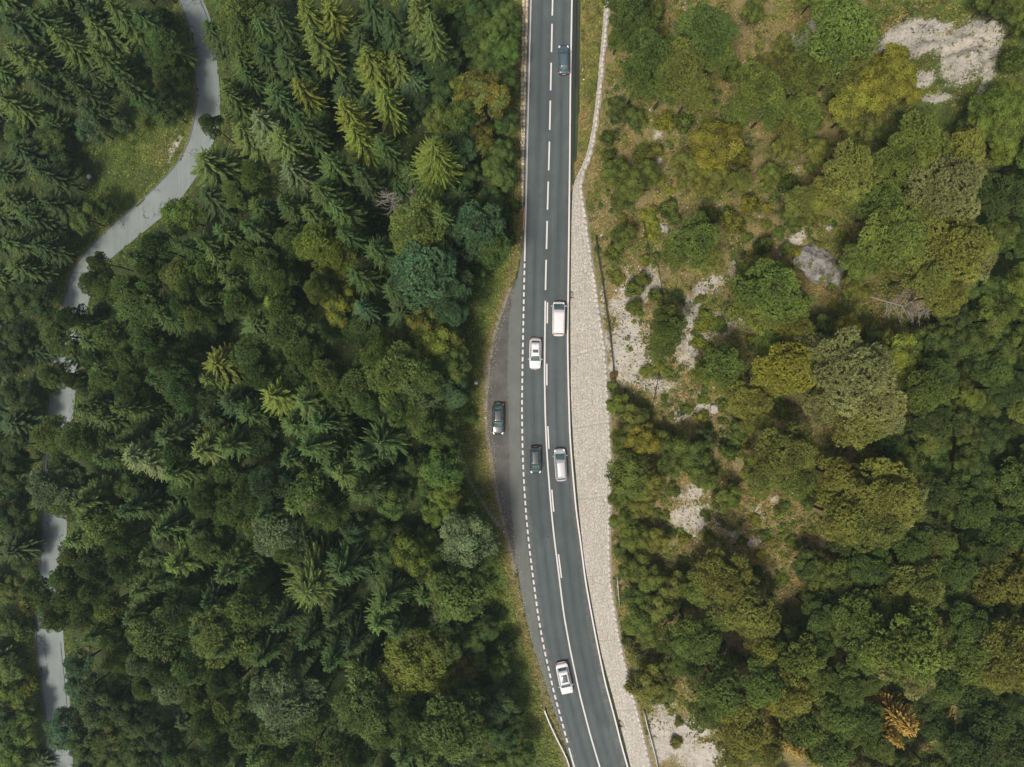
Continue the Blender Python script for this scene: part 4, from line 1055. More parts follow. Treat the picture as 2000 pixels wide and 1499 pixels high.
P 1950 1110 44 ol;P 1990 1150 36 yo;P 1930 1150 34 ol;P 1920 1240 52 ol;P 1970 1270 50 ol;P 1890 1270 40 md;P 1940 1310 40 ol;P 1990 1330 30 md;P 1880 1210 34 dg;P 1640 1400 36 md;P 1690 1400 34 dg;P 1620 1460 38 dg;P 1660 1440 30 md;P 1720 1450 34 dg;P 1560 1420 34 dg;P 1900 1390 44 dk;P 1940 1430 44 dk;P 1880 1450 44 dk;P 1960 1480 36 dk;P 1840 1340 34 dg;P 1830 1420 30 dk
L 1782 1425 42 gd;L 1757 1452 26 gd;L 1562 1470 38 gd;L 1590 1490 18 yo
B 1450 300 20 ol;B 1500 345 24 md;B 1470 400 18 yo;B 1525 300 22 ol;B 1550 430 22 md;B 1440 440 20 ol;B 1500 470 18 md;B 1300 235 18 yo;B 1310 400 20 md;B 1420 420 14 yg;B 1285 290 16 ol;B 1470 30 24 md;B 1530 95 22 ol;B 1430 130 20 md;B 1500 130 24 ol;B 1560 255 26 md;B 1590 300 22 ol;B 1340 240 18 md;B 1190 300 14 md;B 1190 270 14 dg;B 1255 300 18 ol;B 1580 10 28 md;B 1640 30 24 ol;B 1700 330 26 md;B 1530 520 16 ol;B 1660 560 22 ol;B 1420 280 18 dg;B 1545 360 18 dg;B 1390 420 16 dg
P 1570 215 34 md;P 1540 250 26 ol;P 1450 350 24 ol
"""
LM = [('parked black car', 973, 819), ('white van', 1091, 622), ('grey estate car', 1101, 115), ('white sunroof car', 1045, 691), ('small black car', 1046, 900), ('silver people carrier', 1095, 909),
      ('big jagged boulder', 1600, 522), ('white ball', 176, 346), ('bright yellow tree', 658, 592), ('golden bush', 908, 1312), ('bare rock slope', 1850, 100), ('white scree', 1330, 1430),
      ('golden larch', 1782, 1425), ('grey dead tree', 760, 385), ('lowest white car', 1102, 1327), ('orange-brown tree', 943, 205), ('lower road bend', 270, 400), ('large radiating spruce', 598, 1158),
      ('fallen dead tree', 1755, 585), ('lower road bottom end', 110, 1430), ('crash barrier', 1085, 1437), ('gap on lower road', 120, 790), ('orange-topped tree', 822, 632), ('small pale boulder', 1397, 799)]
KN = {'S': ('spruce_tree', 'spruce'), 'P': ('pine_tree', 'pine'), 'B': ('broadleaf_tree', 'broadleaf tree'), 'L': ('larch_tree', 'larch'), 'Q': ('shrub', 'shrub')}
used_labels = set()
ONES = 'no one two three four five six seven eight nine ten eleven twelve thirteen fourteen fifteen sixteen seventeen eighteen nineteen'.split()
TENS = '- - twenty thirty forty fifty sixty seventy'.split()
def words_for(n):
    n = max(1, int(round(n)))
    if n < 20: return ONES[n]
    return TENS[min(n // 10, 7)] + ('-' + ONES[n % 10] if n % 10 else '')
DIRS = ['straight right of', 'right and slightly above', 'above right of', 'above and slightly right of', 'straight above', 'above and slightly left of', 'above left of', 'left and slightly above',
        'straight left of', 'left and slightly below', 'below left of', 'below and slightly left of', 'straight below', 'below and slightly right of', 'below right of', 'right and slightly below']
def make_label(adj, kind, px, py):
    c = sorted((math.hypot(px - lx, py - ly), nm, lx, ly) for nm, lx, ly in LM if math.hypot(px - lx, py - ly) > 9)
    for d, nm, lx, ly in c:
        a = math.degrees(math.atan2(ly - py, px - lx)) % 360
        dr_ = DIRS[int((a + 11.25) // 22.5) % 16]
        w_ = words_for(d / 13.0)
        s = f"{adj} {kind} {w_} metre{'' if w_ == 'one' else 's'} {dr_} the {nm}"
        if s not in used_labels and len(s.replace('-', ' ').split()) <= 16:
            used_labels.add(s); return s
    return s

placed = []      # px, py, r
count = {}
def low_at(y): return at(LOW_L, y), at(LOW_R, y)
def base_ok(x, y):
    if at(OUTER, y) - .6 < x < at(WALL_T, y) + .7: return False
    if at(LOW_L, y) - .9 < x < at(LOW_R, y) + .9: return False
    return True
def plant(kind, px, py, rpx, tint, hscale=1.0, filler=False):
    lib = {'S': SPR, 'P': PIN, 'B': BRD, 'L': LAR, 'Q': SHR}[kind]
    pr = lib[rnd.randrange(len(lib))]
    if kind == 'S' and rpx > 55: pr = SPW[rnd.randrange(2)]
    left = px < 1005
    # typical heights on either side of the road
    if kind == 'S': Ht = rnd.uniform(15, 22)
    elif kind == 'L': Ht = 13
    elif kind == 'P': Ht = rnd.uniform(16, 21) if left else rnd.uniform(8, 12)
    elif kind == 'B': Ht = (rnd.uniform(11, 15) if rpx > 30 else rnd.uniform(6, 10)) if left else (rnd.uniform(6, 9) if rpx > 30 else rnd.uniform(3, 5))
    else: Ht = 2.4
    if left and kind == 'B' and (px > 920): Ht = min(Ht, 6.0 if rpx < 34 else 9.0)
    if left and px > 860 and kind in 'PS': Ht = min(Ht, 15)
    if px < 120: Ht *= .8
    if not left and px < 1320: Ht = min(Ht, 2.2 + rpx * .10)
    if kind == 'Q': Ht = rpx * .11
    Ht *= hscale
    fr = {'S': .93, 'L': .9, 'P': .82, 'B': .74, 'Q': .55}[kind]
    ok = False
    for att in range(7):
        z = 0.0
        for _ in range(12):
            zc = z + Ht * fr
            x, y = W(px, py, zc); z = .5 * z + .5 * h1(x, y)
        if base_ok(x, y): ok = True; break
        Ht *= .84
    if not ok:
        # stand it just off the paving instead
        if at(OUTER, y) - .6 < x < at(WALL_T, y) + .7:
            x = at(OUTER, y) - .8 if x < (at(OUTER, y) + at(WALL_T, y)) / 2 else at(WALL_T, y) + .9
        else:
            x = at(LOW_L, y) - 1.1 if x < (at(LOW_L, y) + at(LOW_R, y)) / 2 else at(LOW_R, y) + 1.1
        x = float(x)
    z = h1(x, y)
    rad = rpx / F * (HC - z - Ht * fr)
    if kind == 'S': rad *= 1.38 if rpx < 55 else 1.1
    if kind == 'P': rad *= (1.16 if px > 230 else 1.0) if left else (1.22 if px > 1520 else 1.06)
    if kind == 'B' and not left and px > 1500: rad *= 1.1
    name, kword = KN[kind]
    small = kind == 'B' and Ht < 6.5 and rpx < 34
    if small: name, kword = 'shrub', 'bush'; lib = SHR; 
    if small and kind == 'B' and rpx < 22: pr = SHR[rnd.randrange(3)]
    count[name] = count.get(name, 0) + 1
    root = empty(name, (x, y, z - .1), rnd.uniform(0, 6.28))
    sx = rad / pr['R']; sz = Ht / pr['H']
    if kind != 'S' and kind != 'L': sz = max(sz, sx * .75)
    root.scale = (sx * rnd.uniform(.94, 1.06), sx * rnd.uniform(.94, 1.06), sz)
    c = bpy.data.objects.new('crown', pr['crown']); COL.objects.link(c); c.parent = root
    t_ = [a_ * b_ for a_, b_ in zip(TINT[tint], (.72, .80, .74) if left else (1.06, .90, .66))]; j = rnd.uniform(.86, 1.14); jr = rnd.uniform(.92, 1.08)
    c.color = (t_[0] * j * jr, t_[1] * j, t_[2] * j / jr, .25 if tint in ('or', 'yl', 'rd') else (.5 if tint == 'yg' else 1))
    k = bpy.data.objects.new('trunk', pr['trunk']); COL.objects.link(k); k.parent = root
    size = 'small' if rpx < 27 else ('large' if rpx > 46 else '')
    if filler and Ht < 12 and kind != 'Q': size = 'low'
    adj = (size + ' ' + TW[tint]).strip()
    grp = {'spruce_tree': 'spruces in the forest', 'pine_tree': 'pines on the slopes', 'broadleaf_tree': 'broadleaf trees among the conifers', 'larch_tree': 'golden larches on the uphill side', 'shrub': 'bushes on slopes and verges'}[name]
    if name != 'larch_tree': grp += ' below the main road' if left else ' above the main road'
    tag(root, make_label(adj, kword, px, py), 'bush' if name == 'shrub' else 'tree', grp)
    return root
for ln in T.strip().replace('\n', ';').split(';'):
    k_, a, b, c_, t_ = ln.split()
    a, b, c_ = float(a), float(b), float(c_)
    if k_ == 'P' and a < 900 and t_ in ('dg', 'md', 'dk') and rnd.random() < .42: k_ = 'S'
    plant(k_, a, b, c_, t_); placed.append((a, b, c_))

# understorey and second-row trees that fill the forest between those
PA = np.array(placed)
PROT = [(270, 300, 75), (225, 350, 70), (200, 390, 40), (330, 330, 50), (120, 775, 34), (100, 1060, 30), (95, 1100, 26), (105, 1290, 38), (110, 1340, 36), (115, 1390, 30), (120, 1470, 36), (150, 560, 36), (205, 490, 50),
        (270, 430, 60), (320, 380, 60), (390, 270, 50), (400, 210, 30), (390, 30, 40), (400, 90, 30), (930, 870, 55), (950, 960, 40), (965, 700, 60), (955, 620, 40), (985, 1050, 40), (1010, 1180, 30), (1050, 1330, 30), (1065, 1420, 40)]
def covered(px, py, r_):
    d = np.hypot(PA[:, 0] - px, PA[:, 1] - py)
    return (d < .55 * (PA[:, 2] + r_)).any()
def prot(px, py, r_):
    return any(math.hypot(px - a, py - b) < c + r_ * .6 for a, b, c in PROT)
nfill = 0
for gy_ in range(-30, 1560, 44):
    for gx_ in range(-30, 900, 44):
        px = gx_ + rnd.uniform(-18, 18); py_ = gy_ + rnd.uniform(-18, 18); r_ = rnd.uniform(26, 36)
        if prot(px, py_, r_) or covered(px, py_, r_): continue
        kind = rnd.choice('SSPBB') if px > 120 else rnd.choice('SB')
        tint = rnd.choice(['dk', 'dk', 'dg', 'dg', 'md', 'bl'])
        plant(kind, px, py_, r_, tint, hscale=rnd.uniform(.34, .6), filler=True); placed.append((px, py_, r_)); PA = np.vstack([PA, [px, py_, r_]]); nfill += 1
for gy_ in range(-30, 1560, 42):
    for gx_ in range(1500, 2060, 42):
        px = gx_ + rnd.uniform(-16, 16); py_ = gy_ + rnd.uniform(-16, 16); r_ = rnd.uniform(26, 38)
        if px < 1820 - .45 * max(0, py_ - 560) or py_ < 430 and px < 1900 or covered(px, py_, r_): continue
        if py_ < 200: continue
        plant(rnd.choice('PBB'), px, py_, r_, rnd.choice(['dk', 'dk', 'dg', 'dg', 'md']), hscale=rnd.uniform(.4, .65), filler=True); PA = np.vstack([PA, [px, py_, r_]]); nfill += 1
# low shrubs on the open hillside and verges
nq = 0
for i in range(2600):
    if nq > 105: break
    if rnd.random() < .72: px = rnd.uniform(1195, 1720); py_ = rnd.uniform(0, 1490)
    else: px = rnd.uniform(840, 1020); py_ = rnd.uniform(0, 1490)
    r_ = rnd.uniform(7, 15)
    x, y, z = ground_at(px, py_, 8)
    if not base_ok(x, y) or x > 0 and x - float(at(WALL_T, y)) < .8: continue
    rk = float(grid_val(rock, x, y)); 
    if rk > .5 and rnd.random() < .85: continue
    d = np.hypot(PA[:, 0] - px, PA[:, 1] - py_)
    if (d < .8 * PA[:, 2] + r_ * .8).any(): continue
    if any(math.hypot(px - a, py_ - b) < c for a, b, c in PROT[-10:]): continue
    if px < 1005 and at(OUTER, y) - x < 1.6: continue
    plant('Q', px, py_, r_, rnd.choice(['md', 'lg', 'ol', 'ol', 'yg', 'dg', 'md', 'yo'])); PA = np.vstack([PA, [px, py_, r_]]); nq += 1
# red-tinged creeper bush hanging at the wall top
for a, b, c_, t_ in ((1188, 735, 9, 'rd'), (1192, 752, 12, 'lg'), (1190, 768, 9, 'or'), (1155, 100, 7, 'md'), (1270, 418, 17, 'yg'), (1378, 632, 22, 'yg'), (1365, 668, 14, 'yg'), (1408, 640, 14, 'lg'), (1450, 870, 16, 'yo'), (1415, 975, 22, 'ol')):
    plant('Q', a, b, c_, t_)

# dead trees
def dead_thing(name, label, px, py, H, RB, seed, mat, zoff=0, tilt=None, **kw):
    z = 0
    for _ in range(14):
        x, y = W(px, py, z + H * .9); z = .5 * z + .5 * h1(x, y)
    root = empty(name, (x, y, z)); tag(root, label, 'dead tree')
    L_ = make_dead(seed, H, RB, **kw)
    mb = MB(); mb.tube(*L_[0], 7); mb.build('trunk', mat, root)
    mb = MB()
    for l_ in L_[1:]: mb.tube(l_[0], l_[1], 4, cap=False)
    mb.build('branches', mat, root)
    if tilt: root.rotation_euler = tilt
    return root
dead_thing('dead_tree', 'bare grey dead spruce beside the big olive pine left of the road', 758, 385, 15, 2.5, 201, M['dead'])
dead_thing('dead_tree', 'slim bare dead tree top just right of the grey dead spruce', 806, 376, 13, 1.1, 202, M['dead'], nb=22)
dead_thing('dead_tree', 'bare grey dead tree under the olive pine left of the lower lay-by', 858, 1205, 11, 2.0, 203, M['dead'])
dead_thing('dead_tree', 'reddish bare-branched dead tree among dark pines above the wall', 1368, 1278, 8.5, 2.2, 204, M['dead_red'], nb=18)
dead_thing('dead_tree', 'bare twisted branches in the crown of the pine beside the wire line', 1300, 640, 4.2, 1.8, 205, M['dead'], nb=16)
for nm, px, py_, lb in (('dead_tree', 640, 742, 'bare pinkish dead treetop among olive pines'), ('dead_tree', 602, 985, 'bare brown dead treetop among green pines below centre left'), ('dead_tree', 1275, 118, 'bare brown dead branches showing between two dark pines near the upper road')):
    dead_thing(nm, lb, px, py_, 17.5 if px < 1000 else 7.5, 1.4, 206 + px, M['dead_red'], nb=14, top_only=.85)
# fallen dead tree on the right
x, y, z = ground_at(1725, 590)
r_ = empty('fallen_tree', (x, y, z + 5.2)); tag(r_, 'pale fallen dead tree with a fan of bare branches below the big boulder', 'dead tree')
L_ = make_dead(301, 5.5, 2.6, nb=64, r0=.09, top_only=.15, spread_up=.25)
mb = MB(); mb.tube(*L_[0], 7); mb.build('trunk', M['dead'], r_)
mb = MB()
for l_ in L_[1:]: mb.tube(l_[0], l_[1], 4, cap=False)
mb.build('branches', M['dead'], r_)
r_.rotation_euler = (R(20), R(62), R(0)); r_.location = (x - 3.2, y - .3, z + 5.8)

# ------------------------------------------------------------------ ground cover (uncountable)
def cover(name, n, xr, yr, dens_fn, size, pal_fn, hmax=.18, seed=1, label=None):
    g = np.random.default_rng(seed)
    x = g.uniform(*xr, n); y = g.uniform(*yr, n)
    keep = g.random(n) < dens_fn(x, y)
    x = x[keep]; y = y[keep]
    z = height(x, y) + g.uniform(.02, hmax, len(x))
    P = np.stack([x, y, z], 1); N = np.zeros_like(P); N[:, 2] = 1
    V, Fq, _ = leaves(P, N, size, 2.0, .5, g)
    col = pal_fn(x, y, g)
    C = np.concatenate([col, np.ones((len(x), 1))], 1).repeat(4, 0)
    me = mesh_np(name, V, Fq, C)
    return tag(link(name, me, M['cover']), label, None, None, 'stuff')
def mixc(a, b, t): return np.array(a)[None] * (1 - t[:, None]) + np.array(b)[None] * t[:, None]
def pal_hill(x, y, g):
    n1 = fbm(x, y, 2.2, 31); n2 = fbm(x, y, .8, 33, 2); n3 = fbm(x, y, 7, 35)
    c = mixc((.29, .225, .085), (.15, .165, .035), sstep(.42, .66, n1))
    c = c + (mixc((.22, .26, .04), (.07, .11, .022), sstep(.35, .65, n2)) - c) * (.55 * sstep(.4, .6, n3))[:, None]
    dark = sstep(.58, .72, fbm(x, y, 1.5, 37, 3))
    c = c * (1 - .45 * dark)[:, None]
    return c * g.uniform(.6, 1.45, (len(x), 1))
def dens_hill(x, y):
    up_ = x > at(WALL_T, y) + .5
    vg = (x > at(DRAIN_R, y) + .15) & (x < at(WALL_B, y) - .1)
    rk = grid_val(rock, x, y) + (fbm(x, y, 1.2, 41) - .5) * 1.1
    return np.where(up_, np.clip(1 - sstep(.35, .65, rk) * .88, 0, 1) * sstep(.32, .5, fbm(x, y, 1.3, 43)) , np.where(vg, .9, 0))
tag(cover('hillside_grass', 300000, (8, 62), (-52, 60), dens_hill, .17, pal_hill, .22, 401, 'patchy olive and straw grass and herbs on the stony hillside'))
def pal_verge(x, y, g):
    n1 = fbm(x, y, 2.5, 51); n2 = fbm(x, y, .9, 53, 2)
    dry_ = grid_val(dry, x, y)
    c = mixc((.09, .145, .028), (.175, .215, .045), sstep(.3, .7, n2))
    c = c * (1 - .75 * dry_)[:, None] + np.array((.34, .27, .11))[None] * (.75 * dry_)[:, None]
    return c * g.uniform(.6, 1.4, (len(x), 1)) * (.8 + .5 * n1)[:, None]
def dens_val(x, y):
    v = (x < at(OUTER, y) - .12) & ~((x > at(LOW_L, y) - .3) & (x < at(LOW_R, y) + .1))
    gr = grid_val(grass, x, y); pt = grid_val(path, x, y)
    return np.where(v, np.clip(gr, 0, 1) * (1 - .8 * np.clip(pt, 0, 1)), 0)
tag(cover('grass', 420000, (-102, 10), (-70, 70), dens_val, .18, pal_verge, .22, 402, 'green and straw coloured grass on the road verges and clearing'))
# mounded herbs, too many and too small to count
def herb_mounds(name, n, seed, region, label):
    g = np.random.default_rng(seed); Ps = []; Ns = []; Cs = []
    m = 0
    while m < n:
        x, y = region(g)
        if x is None: continue
        m += 1
        r0 = g.uniform(.2, .65); k = int(40 * (r0 / .5) ** 2) + 12
        d = unit(g.normal(0, 1, (k, 3)) + np.array([0, 0, .4])); d[:, 2] = np.abs(d[:, 2])
        zc = h1(x, y)
        P = np.array([x, y, zc]) + d * np.array([r0, r0, r0 * .8]) * g.uniform(.7, 1.05, (k, 1))
        base = [(.08, .14, .03), (.13, .19, .035), (.20, .24, .04), (.06, .10, .028), (.17, .16, .045)][g.integers(0, 5)]
        Ps.append(P); Ns.append(d); Cs.append(np.array(base)[None] * g.uniform(.6, 1.4, (k, 1)))
    V, Fq, _ = leaves(np.concatenate(Ps), np.concatenate(Ns), .16, 1.6, .4, g)
    C = np.concatenate(Cs); C = np.concatenate([C, np.ones((len(C), 1))], 1).repeat(4, 0)
    tag(link(name, mesh_np(name, V, Fq, C), M['cover']), label, None, None, 'stuff')
def reg_hill(g):
    x = g.uniform(10, 52); y = g.uniform(-50, 56)
    if x < at(WALL_T, y) + 1: return None, None
    if float(grid_val(rock, x, y)) > .55 and g.random() < .9: return None, None
    if float(vnoise(x, y, 4, 3)) < .38: return None, None
    return x, y
herb_mounds('undergrowth', 3000, 403, reg_hill, 'low mounded herbs and scrub scattered over the stony hillside')
def reg_val(g):
    x = g.uniform(-98, 4); y = g.uniform(-66, 66)
    if x > at(OUTER, y) - 1.6 or (at(LOW_L, y) - 1.6 < x < at(LOW_R, y) + .8): return None, None
    z = h1(x, y); px = CX + F * x / (HC - z); py_ = CY - F * y / (HC - z)
    if (math.hypot(px - 925, py_ - 880) < 60 or math.hypot(px - 265, py_ - 320) < 70) and g.random() < .8: return None, None
    return x, y
herb_mounds('undergrowth', 2300, 404, reg_val, 'ferns, saplings and brambles on the forest floor and verges')
# loose pale stones
def scree(name, n, seed, label):
    g = np.random.default_rng(seed); V = []; Fq = []; C = []
    m = 0
    while m < n:
        x = g.uniform(9, 66); y = g.uniform(-52, 62)
        if x < at(WALL_T, y) + .5: continue
        rk = float(grid_val(rock, x, y))
        if g.random() > max(0, rk - .25) * 1.1 or (x > 38 and y > 25 and g.random() < .8): continue
        m += 1
        s = g.uniform(.04, .11) * (2.0 if g.random() < .05 else 1); z = h1(x, y)
        a = g.uniform(0, 6.28); pts = []
        for sz, f_ in ((-.3, 1.0), (.9, .62)):
            for q in range(4):
                aa = a + q * 1.571 + g.uniform(-.3, .3); pts.append((x + math.cos(aa) * s * f_ * g.uniform(.8, 1.3), y + math.sin(aa) * s * f_ * g.uniform(.8, 1.3), z + sz * s * .8))
        nn = len(V); V += pts; v = g.uniform(.0, .7); C += [(v, g.random() * .8, 0, 1)] * 8
        Fq += [(nn + 4, nn + 5, nn + 6, nn + 7), (nn, nn + 1, nn + 5, nn + 4), (nn + 1, nn + 2, nn + 6, nn + 5), (nn + 2, nn + 3, nn + 7, nn + 6), (nn + 3, nn, nn + 4, nn + 7)]
    tag(link(name, mesh_np(name, np.array(V), np.array(Fq), np.array(C)), M['stone']), label, None, None, 'stuff')
scree('scree', 4200, 405, 'loose pale limestone rubble on the bare slopes')

# power line cables in the lower left forest
for i, (a, b) in enumerate((((150, 1338), (330, 1515)), ((160, 1334), (342, 1512)))):
    z = ZL + 14; p0 = W(a[0], a[1], z) + (z,); p1 = W(b[0], b[1], z + 3) + (z + 3,)
    mb = MB(); pts = [Vector(p0).lerp(Vector(p1), t) - Vector(p0) - Vector((0, 0, 1.0 * 4 * t * (1 - t))) for t in np.linspace(0, 1, 12)]
    mb.tube(pts, .012, 5)
    tag(mb.build('overhead_cable', M['kerb'], None, loc=p0), ('upper right' if i else 'lower left') + ' thin cable of the pair strung over the dark lower left forest', 'cable', 'overhead cables')

# ------------------------------------------------------------------ vehicles
def patch(name, c, mat, parent, n=6, m=6, bulge=0.0, thick=.02, inset=(0, 0, 0, 0), lift=0.0, smooth=True):
    """c = four corners (a, b, c, d) around; curved slab between them"""
    a, b, c_, d = [Vector(v) for v in c]
    i0, i1, j0, j1 = inset
    nrm = (b - a).cross(d - a).normalized()
    V = []; Fc = []
    for lay_ in (0, 1):
        for i in range(n + 1):
            for j in range(m + 1):
                s = i0 + (1 - i0 - i1) * i / n; t = j0 + (1 - j0 - j1) * j / m
                p = (a * (1 - s) + b * s) * (1 - t) + (d * (1 - s) + c_ * s) * t
                bl = bulge * (1 - (2 * s - 1) ** 2) * (1 - .6 * (2 * t - 1) ** 2)
                V.append(p + nrm * (bl + lift + (0 if lay_ else -thick)))
    K = (n + 1) * (m + 1)
    for i in range(n):
        for j in range(m):
            q = i * (m + 1) + j
            Fc.append((q + K, q + m + 1 + K, q + m + 2 + K, q + 1 + K)); Fc.append((q, q + 1, q + m + 2, q + m + 1))
    def rim_(ids):
        for u, v in zip(ids[:-1], ids[1:]): Fc.append((u, v, v + K, u + K))
    rim_([i * (m + 1) for i in range(n + 1)]); rim_([i * (m + 1) + m for i in range(n, -1, -1)])
    rim_([j for j in range(m, -1, -1)]); rim_([n * (m + 1) + j for j in range(m + 1)])
    return link(name, mesh_py(name, V, Fc), mat, parent, smooth=smooth)
def blobpart(name, c, d, mat, parent, rz=0.0):
    bm = bmesh.new(); bmesh.ops.create_uvsphere(bm, u_segments=12, v_segments=8, radius=1.0)
    Mx = Matrix.Translation(c) @ Matrix.Rotation(rz, 4, 'Z') @ Matrix.Diagonal((d[0], d[1], d[2], 1))
    bmesh.ops.transform(bm, matrix=Mx, verts=bm.verts)
    me = bpy.data.meshes.new(name); bm.to_mesh(me); bm.free()
    return link(name, me, mat, parent, smooth=True)
def car(name, label, cat, px, py, heading, L=4.6, Wd=1.8, H=1.5, paint=None, hood=1.15, boot=.35, f_slope=.75, r_slope=.45, belt=.92, roofw=.66, hoodz=.88, van=False,
        sunroof=None, rails=None, z=.012, mirror=None, spoiler=False, round_=1.0, trim=None):
    x, y = W(px, py, z + H * .6)
    root = empty(name, (x, y, z)); root.rotation_euler = (0, 0, R(heading)); tag(root, label, cat)
    hw = Wd / 2; f = L / 2
    wf = f - hood                     # foot of the windscreen
    # body shell: sections from tail to nose  (y, width factor, top z, bottom z)
    secs = [(-f, .62 if not van else .82, belt * .62, .42), (-f + .05, .80 if not van else .93, belt * .80, .32), (-f + .18, .93, belt * .97, .26), (-f + .50, .985, belt, .22), (-f + 1.1, 1.0, belt, .22),
            (-.2, 1.0, belt, .22), (wf - .1, 1.0, belt + .0, .22), (wf + .15, .995, hoodz + .03, .22), (f - .62, .97, hoodz - .03, .22), (f - .30, .90, hoodz - .10, .24), (f - .10, .76, hoodz - .22, .30), (f, .52, hoodz - .34, .40)]
    V = []; Fc = []
    for (yy, wf_, tz, bz) in secs:
        w = hw * wf_
        ring = [(-w * .80, bz), (-w * .97, bz + .12), (-w, (bz + tz) / 2), (-w * .985, tz - .10), (-w * .90, tz - .02), (-w * .55, tz + .02), (0, tz + .035), (w * .55, tz + .02), (w * .90, tz - .02), (w * .985, tz - .10), (w, (bz + tz) / 2), (w * .97, bz + .12), (w * .80, bz), (0, bz)]
        V += [(a, yy, b) for a, b in ring]
    k = 14
    for i in range(len(secs) - 1):
        for j in range(k): Fc.append((i * k + j, i * k + (j + 1) % k, (i + 1) * k + (j + 1) % k, (i + 1) * k + j))
    Fc.append(tuple(range(k))[::-1]); Fc.append(tuple((len(secs) - 1) * k + j for j in range(k)))
    body = link('body', mesh_py('body', V, Fc), paint, root, smooth=True)
    sb = body.modifiers.new('smooth', 'SUBSURF'); sb.levels = 1; sb.render_levels = 2
    # glasshouse
    yf0, yf1 = wf + .10, wf + .10 - f_slope
    yr0, yr1 = -f + boot, -f + boot + r_slope
    wb_ = hw * .90; wr = hw * roofw; zb = belt - .03; zr_ = H - .05
    wbr = wb_ * .94; wrr = wr * .97
    A = [(-wb_, yf0, zb), (wb_, yf0, zb), (wbr, yr0, zb), (-wbr, yr0, zb)]
    B = [(-wr, yf1, zr_), (wr, yf1, zr_), (wrr, yr1, zr_), (-wrr, yr1, zr_)]
    V = A + B; Fc = [(0, 1, 5, 4), (1, 2, 6, 5), (2, 3, 7, 6), (3, 0, 4, 7), (4, 5, 6, 7), (3, 2, 1, 0)]
    cab = link('cabin', mesh_py('cabin', V, Fc), paint, root)
    bv = cab.modifiers.new('bevel', 'BEVEL'); bv.width = .07; bv.segments = 3; bv.limit_method = 'NONE'
    patch('roof', [B[0], B[3], B[2], B[1]], paint, root, bulge=.055, thick=.03, inset=(.01, .01, .01, .01), lift=-.002)  if False else \
        patch('roof', [B[3], B[2], B[1], B[0]], paint, root, bulge=.055, thick=.03, inset=(.02, .02, .01, .01), lift=.004)
    patch('windscreen', [A[1], A[0], B[0], B[1]], M['glass'], root, bulge=.07, thick=.03, inset=(.055, .055, .05, .05), lift=.012)
    patch('rear_window', [A[3], A[2], B[2], B[3]], M['glass'], root, bulge=.05, thick=.03, inset=(.08, .08, .22 if not van else .45, .08), lift=.012)
    for s in (1, -1):
        c4 = [A[2], A[1], B[1], B[2]] if s > 0 else [A[0], A[3], B[3], B[0]]
        sp = ((.045, .52), (.52, .27), (.76, .06)) if not van else ((.06, .70), (.33, .36), (.67, .06))
        if s > 0: segs = [(.06, .72), (.30, .44), (.575, .06 + .0)]
        # rear quarter, rear door, front door windows
        cuts = [(.05, .27), (.30, .60), (.63, .95)] if s > 0 else [(.05, .37), (.40, .70), (.73, .95)]
        for a_, b_ in cuts:
            patch('side_window', c4, M['glass'], root, n=3, m=2, bulge=.01, thick=.02, inset=(a_, 1 - b_, .14, .12), lift=.010)
    # lamps, mirrors, plates, grille, bumpers
    for s in (-1, 1):
        blobpart('headlight', (s * hw * .74, f - .27, hoodz - .16), (.13, .22, .08), M['lamp'], root, rz=s * .45)
        blobpart('tail_light', (s * hw * .84, -f + (.16 if not van else .06), belt - .10 if not van else belt + .1), (.09, .15, .12), M['tail'], root, rz=-s * .3)
        blobpart('mirror', (s * (hw + .09), yf0 - .28, belt + .06), (.13, .07, .08), mirror or paint, root, rz=-s * .3)
        for yy in (f - .85, -f + .82):
            w = empty('wheel', (s * (hw - .10), yy, .33)); w.parent = root
            m_ = MB(); m_.tube([(-.11, 0, 0), (-.09, 0, 0), (.09, 0, 0), (.11, 0, 0)], [.27, .33, .33, .27], 18); o_ = m_.build('tyre', M['tyre'], w)
            m_ = MB(); m_.tube([(s * .09, 0, 0), (s * .118, 0, 0)], [.21, .18], 14); m_.build('rim', M['rim'], w)
    m_ = MB(); m_.box((0, -f - .012, .55), (.5, .02, .11)); m_.build('number_plate', M['plate'], root)
    m_ = MB(); m_.box((0, f + .0, hoodz - .38), (.95, .05, .16)); m_.build('grille', M['black_plastic'], root)
    m_ = MB(); m_.tube([(-hw * .8, f - .20, .38), (-hw * .5, f - .02, .36), (0, f + .03, .36), (hw * .5, f - .02, .36), (hw * .8, f - .20, .38)], .07, 8); m_.build('front_bumper', trim or paint, root, smooth=True)
    m_ = MB(); m_.tube([(-hw * .85, -f + .10, .45), (-hw * .5, -f - .02, .44), (0, -f - .04, .44), (hw * .5, -f - .02, .44), (hw * .85, -f + .10, .45)], .08, 8); m_.build('rear_bumper', trim or paint, root, smooth=True)
    m_ = MB()
    for s in (-.28, .32): m_.tube([(s * Wd, yf0 - .02, zb + .07), (s * Wd - .38, yf0 - .16, zb + .18)], .012, 4)
    m_.build('wiper', M['black_plastic'], root)
    m_ = MB(); m_.tube([(0, yr1 + .25, H - .01), (0, yr1 + .15, H + .09)], [.04, .008], 6); m_.build('antenna', M['black_plastic'], root)
    # bonnet shut line: two slim dark creases
    m_ = MB()
    for s in (-1, 1): m_.tube([(s * hw * .70, wf + .22, hoodz + .012), (s * hw * .62, f - .55, hoodz - .035)], .009, 4)
    m_.build('bonnet_seam', M['black_plastic'], root)
    if sunroof:
        a_, b_ = sunroof
        patch('sunroof', [B[3], B[2], B[1], B[0]], M['glass_roof'], root, bulge=.055, thick=.02, inset=(.17, .17, a_, b_), lift=.014)
